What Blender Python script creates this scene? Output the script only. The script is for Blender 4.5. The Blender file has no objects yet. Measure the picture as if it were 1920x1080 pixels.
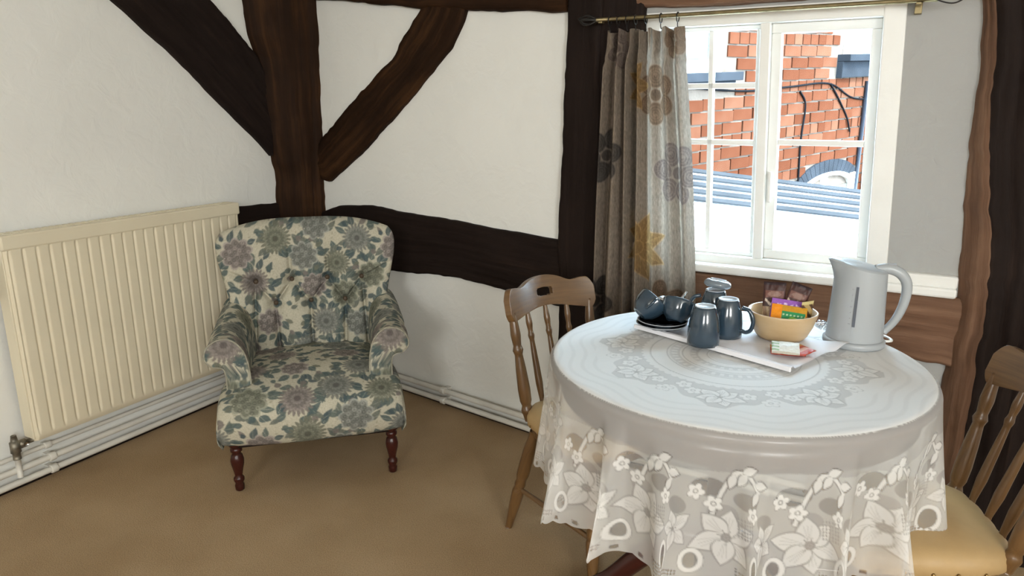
import bpy, math, random
import numpy as np
from mathutils import Vector, Matrix

random.seed(7)
RNG = np.random.default_rng(7)
SC = bpy.context.scene
COL = SC.collection

# ------------------------------------------------------------------ camera, sky, sun, daylight, fill, exposure
CAM_H = 1.33
cam_d = bpy.data.cameras.new('camera')
cam_d.sensor_width = 36.0
cam_d.lens = 36.0 * 1340.0 / 1920.0
cam_d.clip_start = 0.05
cam = bpy.data.objects.new('camera', cam_d)
COL.objects.link(cam)
cam.location = (0, 0, CAM_H)
cam.rotation_euler = (math.radians(90) - math.atan((540 - 202) / 1340.0), 0, 0)
SC.camera = cam

world = bpy.data.worlds.new('sky')
SC.world = world
world.use_nodes = True
wn = world.node_tree.nodes
bg = wn['Background']
bg.inputs['Color'].default_value = (0.60, 0.81, 1.0, 1)
bg.inputs['Strength'].default_value = 30.0

sun_d = bpy.data.lights.new('sun', 'SUN')
sun_d.energy = 12.0
sun_d.angle = math.radians(0.6)
sun_d.color = (1.0, 0.95, 0.86)
sun = bpy.data.objects.new('sun', sun_d)
COL.objects.link(sun)
sun.rotation_euler = Vector((0.62, -0.34, 0.71)).to_track_quat('Z', 'Y').to_euler()

# left lamp: rear window daylight; right lamp: added fill for the left wall
for rear_lamp_x, rear_lamp_e in ((-1.25, 70.0), (1.25, 98.0)):
    rear_lamp_d = bpy.data.lights.new('rear_daylight_and_fill', 'AREA')
    rear_lamp_d.shape = 'RECTANGLE'
    rear_lamp_d.size = 1.1
    rear_lamp_d.size_y = 0.9
    rear_lamp_d.energy = rear_lamp_e
    rear_lamp_d.color = (0.975, 0.985, 0.965)
    day = bpy.data.objects.new('rear_daylight_and_fill', rear_lamp_d)
    COL.objects.link(day)
    day.location = (rear_lamp_x, -3.12, 1.75)
    day.rotation_euler = Vector((0.0, -1.0, 0.0)).to_track_quat('Z', 'Y').to_euler()

SC.view_settings.view_transform = 'Standard'
SC.view_settings.look = 'None'
SC.view_settings.gamma = 1.0
SC.view_settings.use_curve_mapping = False
SC.view_settings.exposure = 0.0
SC.cycles.transparent_max_bounces = 16
SC.cycles.max_bounces = 10
SC.cycles.diffuse_bounces = 6

# ------------------------------------------------------------------ numeric helpers
def vnoise(p, f, seed=0):
    """smooth value noise in -1..1 at points p (..., 3), frequency f (scalar or 3)"""
    q = np.asarray(p, float) * np.asarray(f, float) + seed * 17.137
    i = np.floor(q).astype(np.int64)
    t = q - i
    t = t * t * (3 - 2 * t)
    def h(a, b, c):
        n = (a * 374761393 + b * 668265263 + c * 2147483647 + seed * 974711) & 0x7fffffff
        n = ((n ^ (n >> 13)) * 1274126177) & 0x7fffffff
        n = n ^ (n >> 16)
        return (n & 0xffff) / 32767.5 - 1
    x, y, z = i[..., 0], i[..., 1], i[..., 2]
    r = 0
    for dx in (0, 1):
        wx = t[..., 0] if dx else 1 - t[..., 0]
        for dy in (0, 1):
            wy = t[..., 1] if dy else 1 - t[..., 1]
            for dz in (0, 1):
                wz = t[..., 2] if dz else 1 - t[..., 2]
                r = r + wx * wy * wz * h(x + dx, y + dy, z + dz)
    return r

def sstep(a, b, x):
    t = np.clip((x - a) / (b - a), 0, 1)
    return t * t * (3 - 2 * t)

def resample(pts, n):
    p = np.asarray(pts, float)
    d = np.r_[0, np.cumsum(np.linalg.norm(np.diff(p, axis=0), axis=1))]
    t = np.linspace(0, d[-1], n)
    return np.stack([np.interp(t, d, p[:, k]) for k in range(p.shape[1])], 1)

def smooth_path(pts, n):
    """Catmull-Rom through pts"""
    p = np.asarray(pts, float)
    p = np.vstack([2 * p[0] - p[1], p, 2 * p[-1] - p[-2]])
    out = []
    m = len(p) - 3
    for k in np.linspace(0, m - 1e-6, n):
        i = int(k)
        t = k - i
        a, b, c, d = p[i], p[i + 1], p[i + 2], p[i + 3]
        out.append(0.5 * (2 * b + (c - a) * t + (2 * a - 5 * b + 4 * c - d) * t * t + (3 * b - a - 3 * c + d) * t ** 3))
    return np.array(out)

# ------------------------------------------------------------------ object helpers
def tag(o, label=None, cat=None, group=None, kind=None):
    if label: o['label'] = label
    if cat: o['category'] = cat
    if group: o['group'] = group
    if kind: o['kind'] = kind
    return o

def empty(name, loc=(0, 0, 0), rz=0.0, label=None, cat=None, group=None, kind=None):
    o = bpy.data.objects.new(name, None)
    o.empty_display_size = 0.05
    COL.objects.link(o)
    o.location = loc
    o.rotation_euler = (0, 0, rz)
    return tag(o, label, cat, group, kind)

def link(name, me, mat=None, parent=None):
    o = bpy.data.objects.new(name, me)
    COL.objects.link(o)
    if mat is not None and len(me.materials) == 0:
        for m in (mat if isinstance(mat, (list, tuple)) else [mat]):
            me.materials.append(m)
    if parent is not None:
        o.parent = parent
    return o

def quad_mesh(name, V, F, uv=None, col=None, val=None, smooth=True):
    """V (n,3), F (m,4) int; uv (n,2), col (n,3), val (n,) per vertex"""
    me = bpy.data.meshes.new(name)
    V = np.ascontiguousarray(V, np.float32)
    F = np.ascontiguousarray(F, np.int32)
    me.vertices.add(len(V))
    me.vertices.foreach_set('co', V.ravel())
    k = F.shape[1]
    me.loops.add(len(F) * k)
    me.loops.foreach_set('vertex_index', F.ravel())
    me.polygons.add(len(F))
    me.polygons.foreach_set('loop_start', np.arange(len(F), dtype=np.int32) * k)
    me.polygons.foreach_set('use_smooth', np.full(len(F), smooth))
    me.update(calc_edges=True)
    if uv is not None:
        l = me.uv_layers.new(name='UVMap')
        l.data.foreach_set('uv', np.ascontiguousarray(uv, np.float32)[F.ravel()].ravel())
    if col is not None:
        a = me.color_attributes.new('print', 'FLOAT_COLOR', 'POINT')
        a.data.foreach_set('color', np.c_[col, np.ones(len(V))].astype(np.float32).ravel())
    if val is not None:
        a = me.attributes.new('weave', 'FLOAT', 'POINT')
        a.data.foreach_set('value', np.ascontiguousarray(val, np.float32))
    me.validate()
    return me

def grid_faces(n, m, close_n=False, close_m=False, base=0, flip=False):
    i = np.arange(n if close_n else n - 1)
    j = np.arange(m if close_m else m - 1)
    I, J = np.meshgrid(i, j, indexing='ij')
    I2, J2 = (I + 1) % n, (J + 1) % m
    F = np.stack([I * m + J, I2 * m + J, I2 * m + J2, I * m + J2], -1).reshape(-1, 4) + base
    return F[:, ::-1] if flip else F

def grid_obj(name, P, mat, parent=None, close_n=False, close_m=False, uv=None, col=None, val=None, flip=False, smooth=True):
    n, m = P.shape[:2]
    r = lambda a: None if a is None else a.reshape(n * m, -1) if a.ndim > 2 else a.reshape(-1)
    me = quad_mesh(name, P.reshape(-1, 3), grid_faces(n, m, close_n, close_m, flip=flip), r(uv), r(col), r(val), smooth)
    return link(name, me, mat, parent)

class MB:
    """collects pieces; build() links them as one mesh object"""
    def __init__(s):
        s.V, s.F, s.UV, s.M, s.S = [], [], [], [], []
        s.n = 0
    def add(s, V, F, uv=None, mi=0, smooth=True):
        V = [tuple(v) for v in V]
        s.V += V
        s.UV += [tuple(q) for q in uv] if uv is not None else [(v[0] + v[1], v[2]) for v in V]
        for f in F:
            s.F.append(tuple(int(i) + s.n for i in f))
            s.M.append(mi)
            s.S.append(smooth)
        s.n += len(V)
        return s
    def box(s, c, d, rz=0.0, mi=0, mat4=None):
        x, y, z = d[0] / 2, d[1] / 2, d[2] / 2
        V = np.array([(a, b, e) for a in (-x, x) for b in (-y, y) for e in (-z, z)])
        if rz:
            cs, sn = math.cos(rz), math.sin(rz)
            V = np.c_[V[:, 0] * cs - V[:, 1] * sn, V[:, 0] * sn + V[:, 1] * cs, V[:, 2]]
        V = V + np.asarray(c, float)
        if mat4 is not None:
            V = [tuple(mat4 @ Vector(v)) for v in V]
        F = [(0, 1, 3, 2), (4, 6, 7, 5), (0, 4, 5, 1), (2, 3, 7, 6), (0, 2, 6, 4), (1, 5, 7, 3)]
        return s.add(V, F, mi=mi, smooth=False)
    def hexa(s, V8, mi=0):
        F = [(0, 1, 3, 2), (4, 6, 7, 5), (0, 4, 5, 1), (2, 3, 7, 6), (0, 2, 6, 4), (1, 5, 7, 3)]
        return s.add(V8, F, mi=mi, smooth=False)
    def tube(s, path, rad, seg=12, caps=True, mi=0, up=(0, 0, 1)):
        p = np.asarray(path, float)
        n = len(p)
        r = np.full(n, rad, float) if np.isscalar(rad) else np.asarray(rad, float)
        T = np.gradient(p, axis=0)
        T /= np.linalg.norm(T, axis=1)[:, None] + 1e-12
        a = np.asarray(up, float)
        if abs(np.dot(a, T[0])) > 0.95:
            a = np.array((1.0, 0, 0))
        N = a - T[0] * np.dot(a, T[0]); N /= np.linalg.norm(N)
        V, UV = [], []
        L = np.r_[0, np.cumsum(np.linalg.norm(np.diff(p, axis=0), axis=1))]
        for i in range(n):
            N = N - T[i] * np.dot(N, T[i]); N /= np.linalg.norm(N)
            B = np.cross(T[i], N)
            for k in range(seg):
                an = 2 * math.pi * k / seg
                V.append(p[i] + r[i] * (math.cos(an) * N + math.sin(an) * B))
                UV.append((L[i], r[i] * an))
        F = [tuple(f) for f in grid_faces(n, seg, False, True)]
        if caps:
            F += [tuple(range(seg))[::-1], tuple((n - 1) * seg + k for k in range(seg))]
        return s.add(V, F, UV, mi)
    def lathe(s, prof, seg=28, M=None, mi=0):
        """prof [(r,z)] bottom to top; M Matrix to place it"""
        V, UV = [], []
        for r, z in prof:
            for k in range(seg):
                an = 2 * math.pi * k / seg
                v = Vector((r * math.cos(an), r * math.sin(an), z))
                V.append(tuple(M @ v) if M is not None else tuple(v))
                UV.append((z, max(r, .01) * an))
        n = len(prof)
        F = [tuple(f)[::-1] for f in grid_faces(n, seg, False, True)]
        if prof[0][0] > 1e-4: F.append(tuple(range(seg))[::-1])
        if prof[-1][0] > 1e-4: F.append(tuple((n - 1) * seg + k for k in range(seg)))
        return s.add(V, F, UV, mi)
    def prism(s, poly, M, t, mi=0):
        """polygon [(x,y)] extruded 0..t along local z, placed by M"""
        n = len(poly)
        V = [tuple(M @ Vector((x, y, 0))) for x, y in poly] + [tuple(M @ Vector((x, y, t))) for x, y in poly]
        F = [tuple(range(n))[::-1], tuple(range(n, 2 * n))] + [(i, (i + 1) % n, n + (i + 1) % n, n + i) for i in range(n)]
        return s.add(V, F, mi=mi, smooth=False)
    def build(s, name, mat, parent=None, bevel=0.0, segs=2, sub=0):
        me = bpy.data.meshes.new(name)
        me.from_pydata(s.V, [], s.F)
        me.polygons.foreach_set('use_smooth', s.S)
        me.polygons.foreach_set('material_index', s.M)
        l = me.uv_layers.new(name='UVMap')
        li = np.empty(len(me.loops), np.int32)
        me.loops.foreach_get('vertex_index', li)
        l.data.foreach_set('uv', np.array(s.UV, np.float32)[li].ravel())
        me.update()
        o = link(name, me, mat, parent)
        if bevel:
            b = o.modifiers.new('bevel', 'BEVEL')
            b.width = bevel; b.segments = segs; b.limit_method = 'ANGLE'; b.angle_limit = math.radians(40)
        if sub:
            q = o.modifiers.new('sub', 'SUBSURF'); q.levels = q.render_levels = sub
        return o

# ------------------------------------------------------------------ materials
def new_mat(name):
    m = bpy.data.materials.new(name)
    m.use_nodes = True
    nt = m.node_tree
    return m, nt, nt.nodes['Principled BSDF'], nt.nodes['Material Output']

def N(nt, t, **kw):
    n = nt.nodes.new(t)
    for k, v in kw.items():
        if k in n.inputs: n.inputs[k].default_value = v
        else: setattr(n, k, v)
    return n

def ramp(nt, stops):
    r = nt.nodes.new('ShaderNodeValToRGB')
    e = r.color_ramp.elements
    while len(e) < len(stops): e.new(0.5)
    for k, (p, c) in enumerate(stops):
        e[k].position = p
        e[k].color = (*c, 1)
    return r

def plain(name, color, rough=0.5, metal=0.0, vary=0.0, scale=20.0, bump=0.0, bscale=80.0, spec=0.5, coat=0.0):
    m, nt, b, out = new_mat(name)
    b.inputs['Base Color'].default_value = (*color, 1)
    b.inputs['Roughness'].default_value = rough
    b.inputs['Metallic'].default_value = metal
    b.inputs['Specular IOR Level'].default_value = spec
    b.inputs['Coat Weight'].default_value = coat
    tc = N(nt, 'ShaderNodeTexCoord')
    if vary:
        no = N(nt, 'ShaderNodeTexNoise', Scale=scale, Detail=4.0)
        nt.links.new(tc.outputs['Object'], no.inputs['Vector'])
        r = ramp(nt, [(0.3, tuple(c * (1 - vary) for c in color)), (0.7, tuple(min(1, c * (1 + vary)) for c in color))])
        nt.links.new(no.outputs['Fac'], r.inputs['Fac'])
        nt.links.new(r.outputs['Color'], b.inputs['Base Color'])
    if bump:
        n2 = N(nt, 'ShaderNodeTexNoise', Scale=bscale, Detail=5.0)
        nt.links.new(tc.outputs['Object'], n2.inputs['Vector'])
        bp = N(nt, 'ShaderNodeBump', Strength=bump, Distance=0.01)
        nt.links.new(n2.outputs['Fac'], bp.inputs['Height'])
        nt.links.new(bp.outputs['Normal'], b.inputs['Normal'])
    return m

def wood(name, stops, along=1.5, across=45.0, rough=0.5, bump=0.25, coat=0.0, spec=0.5):
    """grain runs along the u axis of the UV map (metres)"""
    m, nt, b, out = new_mat(name)
    uv = N(nt, 'ShaderNodeTexCoord')
    mp = N(nt, 'ShaderNodeMapping'); mp.inputs['Scale'].default_value = (along, across, 1)
    nt.links.new(uv.outputs['UV'], mp.inputs['Vector'])
    n1 = N(nt, 'ShaderNodeTexNoise', Scale=1.0, Detail=6.0, Roughness=0.65, Distortion=0.4)
    nt.links.new(mp.outputs['Vector'], n1.inputs['Vector'])
    mp2 = N(nt, 'ShaderNodeMapping'); mp2.inputs['Scale'].default_value = (3.0, 7.0, 1)
    nt.links.new(uv.outputs['UV'], mp2.inputs['Vector'])
    n2 = N(nt, 'ShaderNodeTexNoise', Scale=1.0, Detail=4.0)
    nt.links.new(mp2.outputs['Vector'], n2.inputs['Vector'])
    mx = N(nt, 'ShaderNodeMath', operation='MULTIPLY_ADD'); mx.inputs[1].default_value = 0.55
    ad = N(nt, 'ShaderNodeMath', operation='MULTIPLY'); ad.inputs[1].default_value = 0.45
    nt.links.new(n2.outputs['Fac'], ad.inputs[0])
    nt.links.new(n1.outputs['Fac'], mx.inputs[0])
    nt.links.new(ad.outputs[0], mx.inputs[2])
    r = ramp(nt, stops)
    nt.links.new(mx.outputs[0], r.inputs['Fac'])
    nt.links.new(r.outputs['Color'], b.inputs['Base Color'])
    b.inputs['Roughness'].default_value = rough
    b.inputs['Coat Weight'].default_value = coat
    b.inputs['Coat Roughness'].default_value = 0.2
    b.inputs['Specular IOR Level'].default_value = spec
    if bump:
        bp = N(nt, 'ShaderNodeBump', Strength=bump, Distance=0.006)
        nt.links.new(n1.outputs['Fac'], bp.inputs['Height'])
        nt.links.new(bp.outputs['Normal'], b.inputs['Normal'])
    return m

def printed(name, rough=0.9, weave=900.0, translucent=0.0, bump=0.15):
    """cloth whose print is the mesh's colour attribute"""
    m, nt, b, out = new_mat(name)
    at = N(nt, 'ShaderNodeAttribute', attribute_name='print')
    b.inputs['Roughness'].default_value = rough
    b.inputs['Specular IOR Level'].default_value = 0.15
    tc = N(nt, 'ShaderNodeTexCoord')
    no = N(nt, 'ShaderNodeTexNoise', Scale=weave, Detail=2.0)
    nt.links.new(tc.outputs['Object'], no.inputs['Vector'])
    mx = N(nt, 'ShaderNodeMix', data_type='RGBA', blend_type='MULTIPLY')
    mx.inputs[0].default_value = 0.35
    nt.links.new(at.outputs['Color'], mx.inputs[6])
    r = ramp(nt, [(0.3, (0.6, 0.6, 0.6)), (0.7, (1, 1, 1))])
    nt.links.new(no.outputs['Fac'], r.inputs['Fac'])
    nt.links.new(r.outputs['Color'], mx.inputs[7])
    nt.links.new(mx.outputs[2], b.inputs['Base Color'])
    bp = N(nt, 'ShaderNodeBump', Strength=bump, Distance=0.002)
    nt.links.new(no.outputs['Fac'], bp.inputs['Height'])
    nt.links.new(bp.outputs['Normal'], b.inputs['Normal'])
    if translucent:
        tr = N(nt, 'ShaderNodeBsdfTranslucent')
        nt.links.new(mx.outputs[2], tr.inputs['Color'])
        ms = N(nt, 'ShaderNodeMixShader'); ms.inputs[0].default_value = translucent
        nt.links.new(b.outputs[0], ms.inputs[1])
        nt.links.new(tr.outputs[0], ms.inputs[2])
        nt.links.new(ms.outputs[0], out.inputs['Surface'])
    return m

def plaster_mat(name, color, bump=0.35):
    m, nt, b, out = new_mat(name)
    b.inputs['Roughness'].default_value = 0.85
    b.inputs['Specular IOR Level'].default_value = 0.2
    tc = N(nt, 'ShaderNodeTexCoord')
    n1 = N(nt, 'ShaderNodeTexNoise', Scale=2.2, Detail=5.0)
    n2 = N(nt, 'ShaderNodeTexNoise', Scale=14.0, Detail=6.0, Distortion=0.6)
    for n in (n1, n2): nt.links.new(tc.outputs['Object'], n.inputs['Vector'])
    r = ramp(nt, [(0.3, tuple(c * 0.95 for c in color)), (0.7, color)])
    nt.links.new(n1.outputs['Fac'], r.inputs['Fac'])
    nt.links.new(r.outputs['Color'], b.inputs['Base Color'])
    bp = N(nt, 'ShaderNodeBump', Strength=bump, Distance=0.012)
    nt.links.new(n2.outputs['Fac'], bp.inputs['Height'])
    nt.links.new(bp.outputs['Normal'], b.inputs['Normal'])
    return m

def carpet_mat():
    m, nt, b, out = new_mat('carpet')
    b.inputs['Roughness'].default_value = 1.0
    b.inputs['Specular IOR Level'].default_value = 0.05
    tc = N(nt, 'ShaderNodeTexCoord')
    n1 = N(nt, 'ShaderNodeTexNoise', Scale=3.0, Detail=4.0)
    n2 = N(nt, 'ShaderNodeTexNoise', Scale=260.0, Detail=3.0)
    for n in (n1, n2): nt.links.new(tc.outputs['Object'], n.inputs['Vector'])
    r = ramp(nt, [(0.3, (0.365, 0.250, 0.142)), (0.7, (0.455, 0.325, 0.195))])
    nt.links.new(n1.outputs['Fac'], r.inputs['Fac'])
    mx = N(nt, 'ShaderNodeMix', data_type='RGBA', blend_type='MULTIPLY'); mx.inputs[0].default_value = 0.6
    r2 = ramp(nt, [(0.3, (0.55, 0.55, 0.55)), (0.65, (1, 1, 1))])
    nt.links.new(n2.outputs['Fac'], r2.inputs['Fac'])
    nt.links.new(r.outputs['Color'], mx.inputs[6])
    nt.links.new(r2.outputs['Color'], mx.inputs[7])
    nt.links.new(mx.outputs[2], b.inputs['Base Color'])
    bp = N(nt, 'ShaderNodeBump', Strength=0.6, Distance=0.004)
    nt.links.new(n2.outputs['Fac'], bp.inputs['Height'])
    nt.links.new(bp.outputs['Normal'], b.inputs['Normal'])
    return m

def lace_mat():
    m, nt, b, out = new_mat('lace')
    at = N(nt, 'ShaderNodeAttribute', attribute_name='weave')
    b.inputs['Base Color'].default_value = (0.87, 0.87, 0.86, 1)
    b.inputs['Roughness'].default_value = 0.8
    b.inputs['Specular IOR Level'].default_value = 0.2
    bp = N(nt, 'ShaderNodeBump', Strength=0.35, Distance=0.002)
    nt.links.new(at.outputs['Fac'], bp.inputs['Height'])
    nt.links.new(bp.outputs['Normal'], b.inputs['Normal'])
    tl = N(nt, 'ShaderNodeBsdfTranslucent'); tl.inputs['Color'].default_value = (0.83, 0.80, 0.74, 1)
    ms = N(nt, 'ShaderNodeMixShader'); ms.inputs[0].default_value = 0.15
    nt.links.new(b.outputs[0], ms.inputs[1]); nt.links.new(tl.outputs[0], ms.inputs[2])
    tp = N(nt, 'ShaderNodeBsdfTransparent')
    m2 = N(nt, 'ShaderNodeMixShader')
    nt.links.new(at.outputs['Fac'], m2.inputs[0])
    nt.links.new(tp.outputs[0], m2.inputs[1]); nt.links.new(ms.outputs[0], m2.inputs[2])
    nt.links.new(m2.outputs[0], out.inputs['Surface'])
    return m

def glass_mat(name='pane_glass', tint=(0.97, 0.985, 0.98), refl=0.06):
    m, nt, b, out = new_mat(name)
    nt.nodes.remove(b)
    tp = N(nt, 'ShaderNodeBsdfTransparent'); tp.inputs['Color'].default_value = (*tint, 1)
    gl = N(nt, 'ShaderNodeBsdfGlossy'); gl.inputs['Roughness'].default_value = 0.03
    ms = N(nt, 'ShaderNodeMixShader'); ms.inputs[0].default_value = refl
    nt.links.new(tp.outputs[0], ms.inputs[1]); nt.links.new(gl.outputs[0], ms.inputs[2])
    nt.links.new(ms.outputs[0], out.inputs['Surface'])
    return m

M = {}
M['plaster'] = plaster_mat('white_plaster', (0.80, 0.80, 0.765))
M['reveal'] = plaster_mat('shaded_white_plaster', (0.40, 0.40, 0.385), 0.6)  # white plaster darkened: the weaker light on this wall is put into colour
M['carpet'] = carpet_mat()
M['oak'] = wood('dark_oak', [(0.25, (0.007, 0.0035, 0.002)), (0.5, (0.024, 0.011, 0.005)), (0.78, (0.085, 0.038, 0.014))], 1.2, 38, 0.65, 0.5, spec=0.08)
M['black_oak'] = wood('blackened_oak', [(0.25, (0.008, 0.005, 0.004)), (0.55, (0.017, 0.011, 0.009)), (0.8, (0.040, 0.024, 0.017))], 1.2, 38, 0.65, 0.6, spec=0.08)
M['brown_oak'] = wood('weathered_brown_oak', [(0.25, (0.06, 0.030, 0.018)), (0.5, (0.16, 0.085, 0.050)), (0.75, (0.30, 0.175, 0.11))], 1.6, 42, 0.7, 0.8, spec=0.2)
M['white_paint'] = plain('white_gloss_paint', (0.82, 0.82, 0.79), 0.35, vary=0.03, scale=8, bump=0.08, bscale=40)
M['glass'] = glass_mat(refl=0.004)
M['cream'] = plain('cream_radiator_paint', (0.72, 0.65, 0.49), 0.42, vary=0.03, scale=5)
M['pipe'] = plain('white_pipe_paint', (0.66, 0.64, 0.58), 0.4, vary=0.08, scale=9)
M['valve'] = plain('tarnished_valve_metal', (0.20, 0.18, 0.14), 0.45, 0.7, vary=0.3, scale=60)
M['mahogany'] = wood('mahogany', [(0.3, (0.018, 0.004, 0.003)), (0.7, (0.062, 0.012, 0.008))], 4, 60, 0.3, 0.05, 0.25, spec=0.3)
M['dark_table'] = wood('dark_table_wood', [(0.3, (0.025, 0.010, 0.006)), (0.7, (0.085, 0.036, 0.018))], 3, 60, 0.3, 0.05, 0.4)
M['chair_wood'] = wood('honey_oak', [(0.3, (0.075, 0.036, 0.012)), (0.7, (0.195, 0.102, 0.036))], 5, 90, 0.32, 0.08, 0.4)
M['vinyl'] = plain('tan_vinyl', (0.43, 0.29, 0.135), 0.5, vary=0.08, scale=12, bump=0.05, bscale=300)
M['stud'] = plain('brass_stud', (0.35, 0.24, 0.10), 0.35, 0.9)
M['brass'] = plain('dull_brass', (0.24, 0.19, 0.10), 0.45, 0.85, vary=0.2, scale=40)
M['iron'] = plain('dark_iron', (0.035, 0.032, 0.03), 0.45, 0.7)
M['chintz'] = printed('floral_upholstery')
M['curtain'] = printed('floral_curtain_cloth', weave=500.0, translucent=0.32)
M['lace'] = lace_mat()
M['linen'] = plain('white_linen', (0.80, 0.80, 0.84), 0.85, bump=0.1, bscale=600, spec=0.1)
M['tray'] = plain('white_tray', (0.72, 0.72, 0.72), 0.4)
M['glaze'] = plain('slate_blue_glaze', (0.024, 0.045, 0.068), 0.14, vary=0.2, scale=15, coat=0.6)
M['glaze_in'] = plain('pale_cup_inside', (0.62, 0.60, 0.54), 0.2, coat=0.4)
M['glaze_ring'] = plain('worn_pale_foot', (0.42, 0.46, 0.50), 0.35)
M['bowl'] = wood('pale_bamboo', [(0.3, (0.46, 0.32, 0.17)), (0.7, (0.58, 0.43, 0.25))], 30, 8, 0.4, 0.04, 0.2)
M['kettle'] = plain('shaded_white_plastic', (0.37, 0.395, 0.415), 0.32)  # white plastic greyed: the backlit kettle's shade is painted into its colour
M['kettle_dark'] = plain('smoked_gauge', (0.10, 0.11, 0.13), 0.2)
M['steel'] = plain('polished_steel', (0.6, 0.6, 0.6), 0.2, 1.0)
M['button'] = plain('brown_button', (0.07, 0.045, 0.025), 0.6)
M['piping'] = plain('cream_piping', (0.30, 0.285, 0.225), 0.9, vary=0.25, scale=60)
M['glaze_pale'] = plain('grey_blue_glaze', (0.16, 0.19, 0.22), 0.18, coat=0.5)
M['kettle_grey'] = plain('mid_grey_plastic', (0.32, 0.33, 0.35), 0.4)
M['cellophane'] = glass_mat('cellophane', (0.93, 0.91, 0.90), 0.35)
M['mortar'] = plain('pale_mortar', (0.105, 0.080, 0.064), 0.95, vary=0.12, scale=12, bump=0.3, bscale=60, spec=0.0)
M['slate'] = plain('blue_grey_stone', (0.022, 0.024, 0.028), 0.7, vary=0.2, scale=6, spec=0.0)
M['slate_light'] = plain('pale_blue_slate', (0.034, 0.035, 0.038), 0.6, vary=0.15, scale=9, spec=0.0)
M['iron_blue'] = plain('blue_grey_ironwork', (0.025, 0.03, 0.042), 0.5)
M['blind'] = plain('beige_blind', (0.055, 0.048, 0.036), 0.9)
M['far_glass'] = glass_mat('far_glass', (0.75, 0.78, 0.80), 0.15)
M['roof_white'] = plain('pale_roof_felt', (0.72, 0.74, 0.76), 0.7, vary=0.05, scale=4)
def brick_mat():
    m, nt, b, out = new_mat('red_brick')
    oi = N(nt, 'ShaderNodeObjectInfo'); tc = N(nt, 'ShaderNodeTexCoord')
    no = N(nt, 'ShaderNodeTexNoise', Scale=9.0, Detail=5.0)
    nt.links.new(tc.outputs['Object'], no.inputs['Vector'])
    ad = N(nt, 'ShaderNodeMath', operation='MULTIPLY_ADD'); ad.inputs[1].default_value = 0.5
    sc_ = N(nt, 'ShaderNodeMath', operation='MULTIPLY'); sc_.inputs[1].default_value = 0.5
    nt.links.new(oi.outputs['Random'], sc_.inputs[0]); nt.links.new(no.outputs['Fac'], ad.inputs[0]); nt.links.new(sc_.outputs[0], ad.inputs[2])
    r = ramp(nt, [(0.15, (0.048, 0.0145, 0.0072)), (0.5, (0.068, 0.0235, 0.0125)), (0.85, (0.090, 0.040, 0.024))])
    nt.links.new(ad.outputs[0], r.inputs['Fac']); nt.links.new(r.outputs['Color'], b.inputs['Base Color'])
    b.inputs['Roughness'].default_value = 0.9
    b.inputs['Specular IOR Level'].default_value = 0.0
    bp = N(nt, 'ShaderNodeBump', Strength=0.3, Distance=0.01); nt.links.new(no.outputs['Fac'], bp.inputs['Height']); nt.links.new(bp.outputs['Normal'], b.inputs['Normal'])
    return m
M['brick'] = brick_mat()
M['cable'] = plain('black_cable', (0.008, 0.008, 0.009), 1.0, spec=0.0)
M['printed_paper'] = printed('printed_sachet', rough=0.35, weave=200.0, bump=0.02)

# ------------------------------------------------------------------ wall frames: s along the wall, z up, o into the room
CORNER = np.array((-1.073, 3.697))
BEND = np.array((0.296, 2.624))
D_L = np.array((-0.468, -0.884)); I_L = np.array((0.884, -0.468))
D_B = np.array((0.787, -0.617)); I_B = np.array((-0.617, -0.787))
D_W = np.array((0.875, -0.485)); I_W = np.array((-0.485, -0.875))
class Frame:
    def __init__(f, O, d, i): f.O, f.d, f.i = O, d, i
    def __call__(f, s, z, o=0.0):
        s, z, o = np.broadcast_arrays(np.asarray(s, float), np.asarray(z, float), np.asarray(o, float))
        return np.stack([f.O[0] + s * f.d[0] + o * f.i[0], f.O[1] + s * f.d[1] + o * f.i[1], z], -1)
    def rot(f):
        return math.atan2(f.d[1], f.d[0])
    def mat(f, s, z, o):
        """x along the wall, y up, z into the room"""
        p = f(s, z, o)
        d, i = f.d, f.i
        return Matrix(((d[0], 0, i[0], p[0]), (d[1], 0, i[1], p[1]), (0, 1, 0, p[2]), (0, 0, 0, 1)))
FL, FB, FW = Frame(CORNER, D_L, I_L), Frame(CORNER, D_B, I_B), Frame(BEND, D_W, I_W)
CEIL = 2.3
REAR = -3.2

def wall_panel(mb, fr, s0, s1, z0, z1, thick=0.16, step=0.05, amp=0.004, seed=1, flat=False):
    """plastered slab, front face undulating"""
    n = max(2, int((s1 - s0) / step) + 1); m = max(2, int((z1 - z0) / step) + 1)
    S, Z = np.meshgrid(np.linspace(s0, s1, n), np.linspace(z0, z1, m), indexing='ij')
    q = np.stack([S, Z, 0 * S], -1)
    o = np.zeros_like(S) if flat else amp * vnoise(q, 1.7, seed) + amp * 0.5 * vnoise(q, 5.0, seed + 1)
    P = fr(S, Z, o).reshape(-1, 3)
    F = grid_faces(n, m)
    # make the front face look into the room
    a, b, c = P[F[0][0]], P[F[0][1]], P[F[0][2]]
    if np.dot(np.cross(b - a, c - a)[:2], fr.i) < 0: F = F[:, ::-1]
    mb.add(P, F, np.stack([S, Z], -1).reshape(-1, 2))
    c8 = [fr(s, z, o_) for s in (s0, s1) for o_ in (-thick, -0.004) for z in (z0, z1)]
    mb.hexa(c8)

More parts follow.
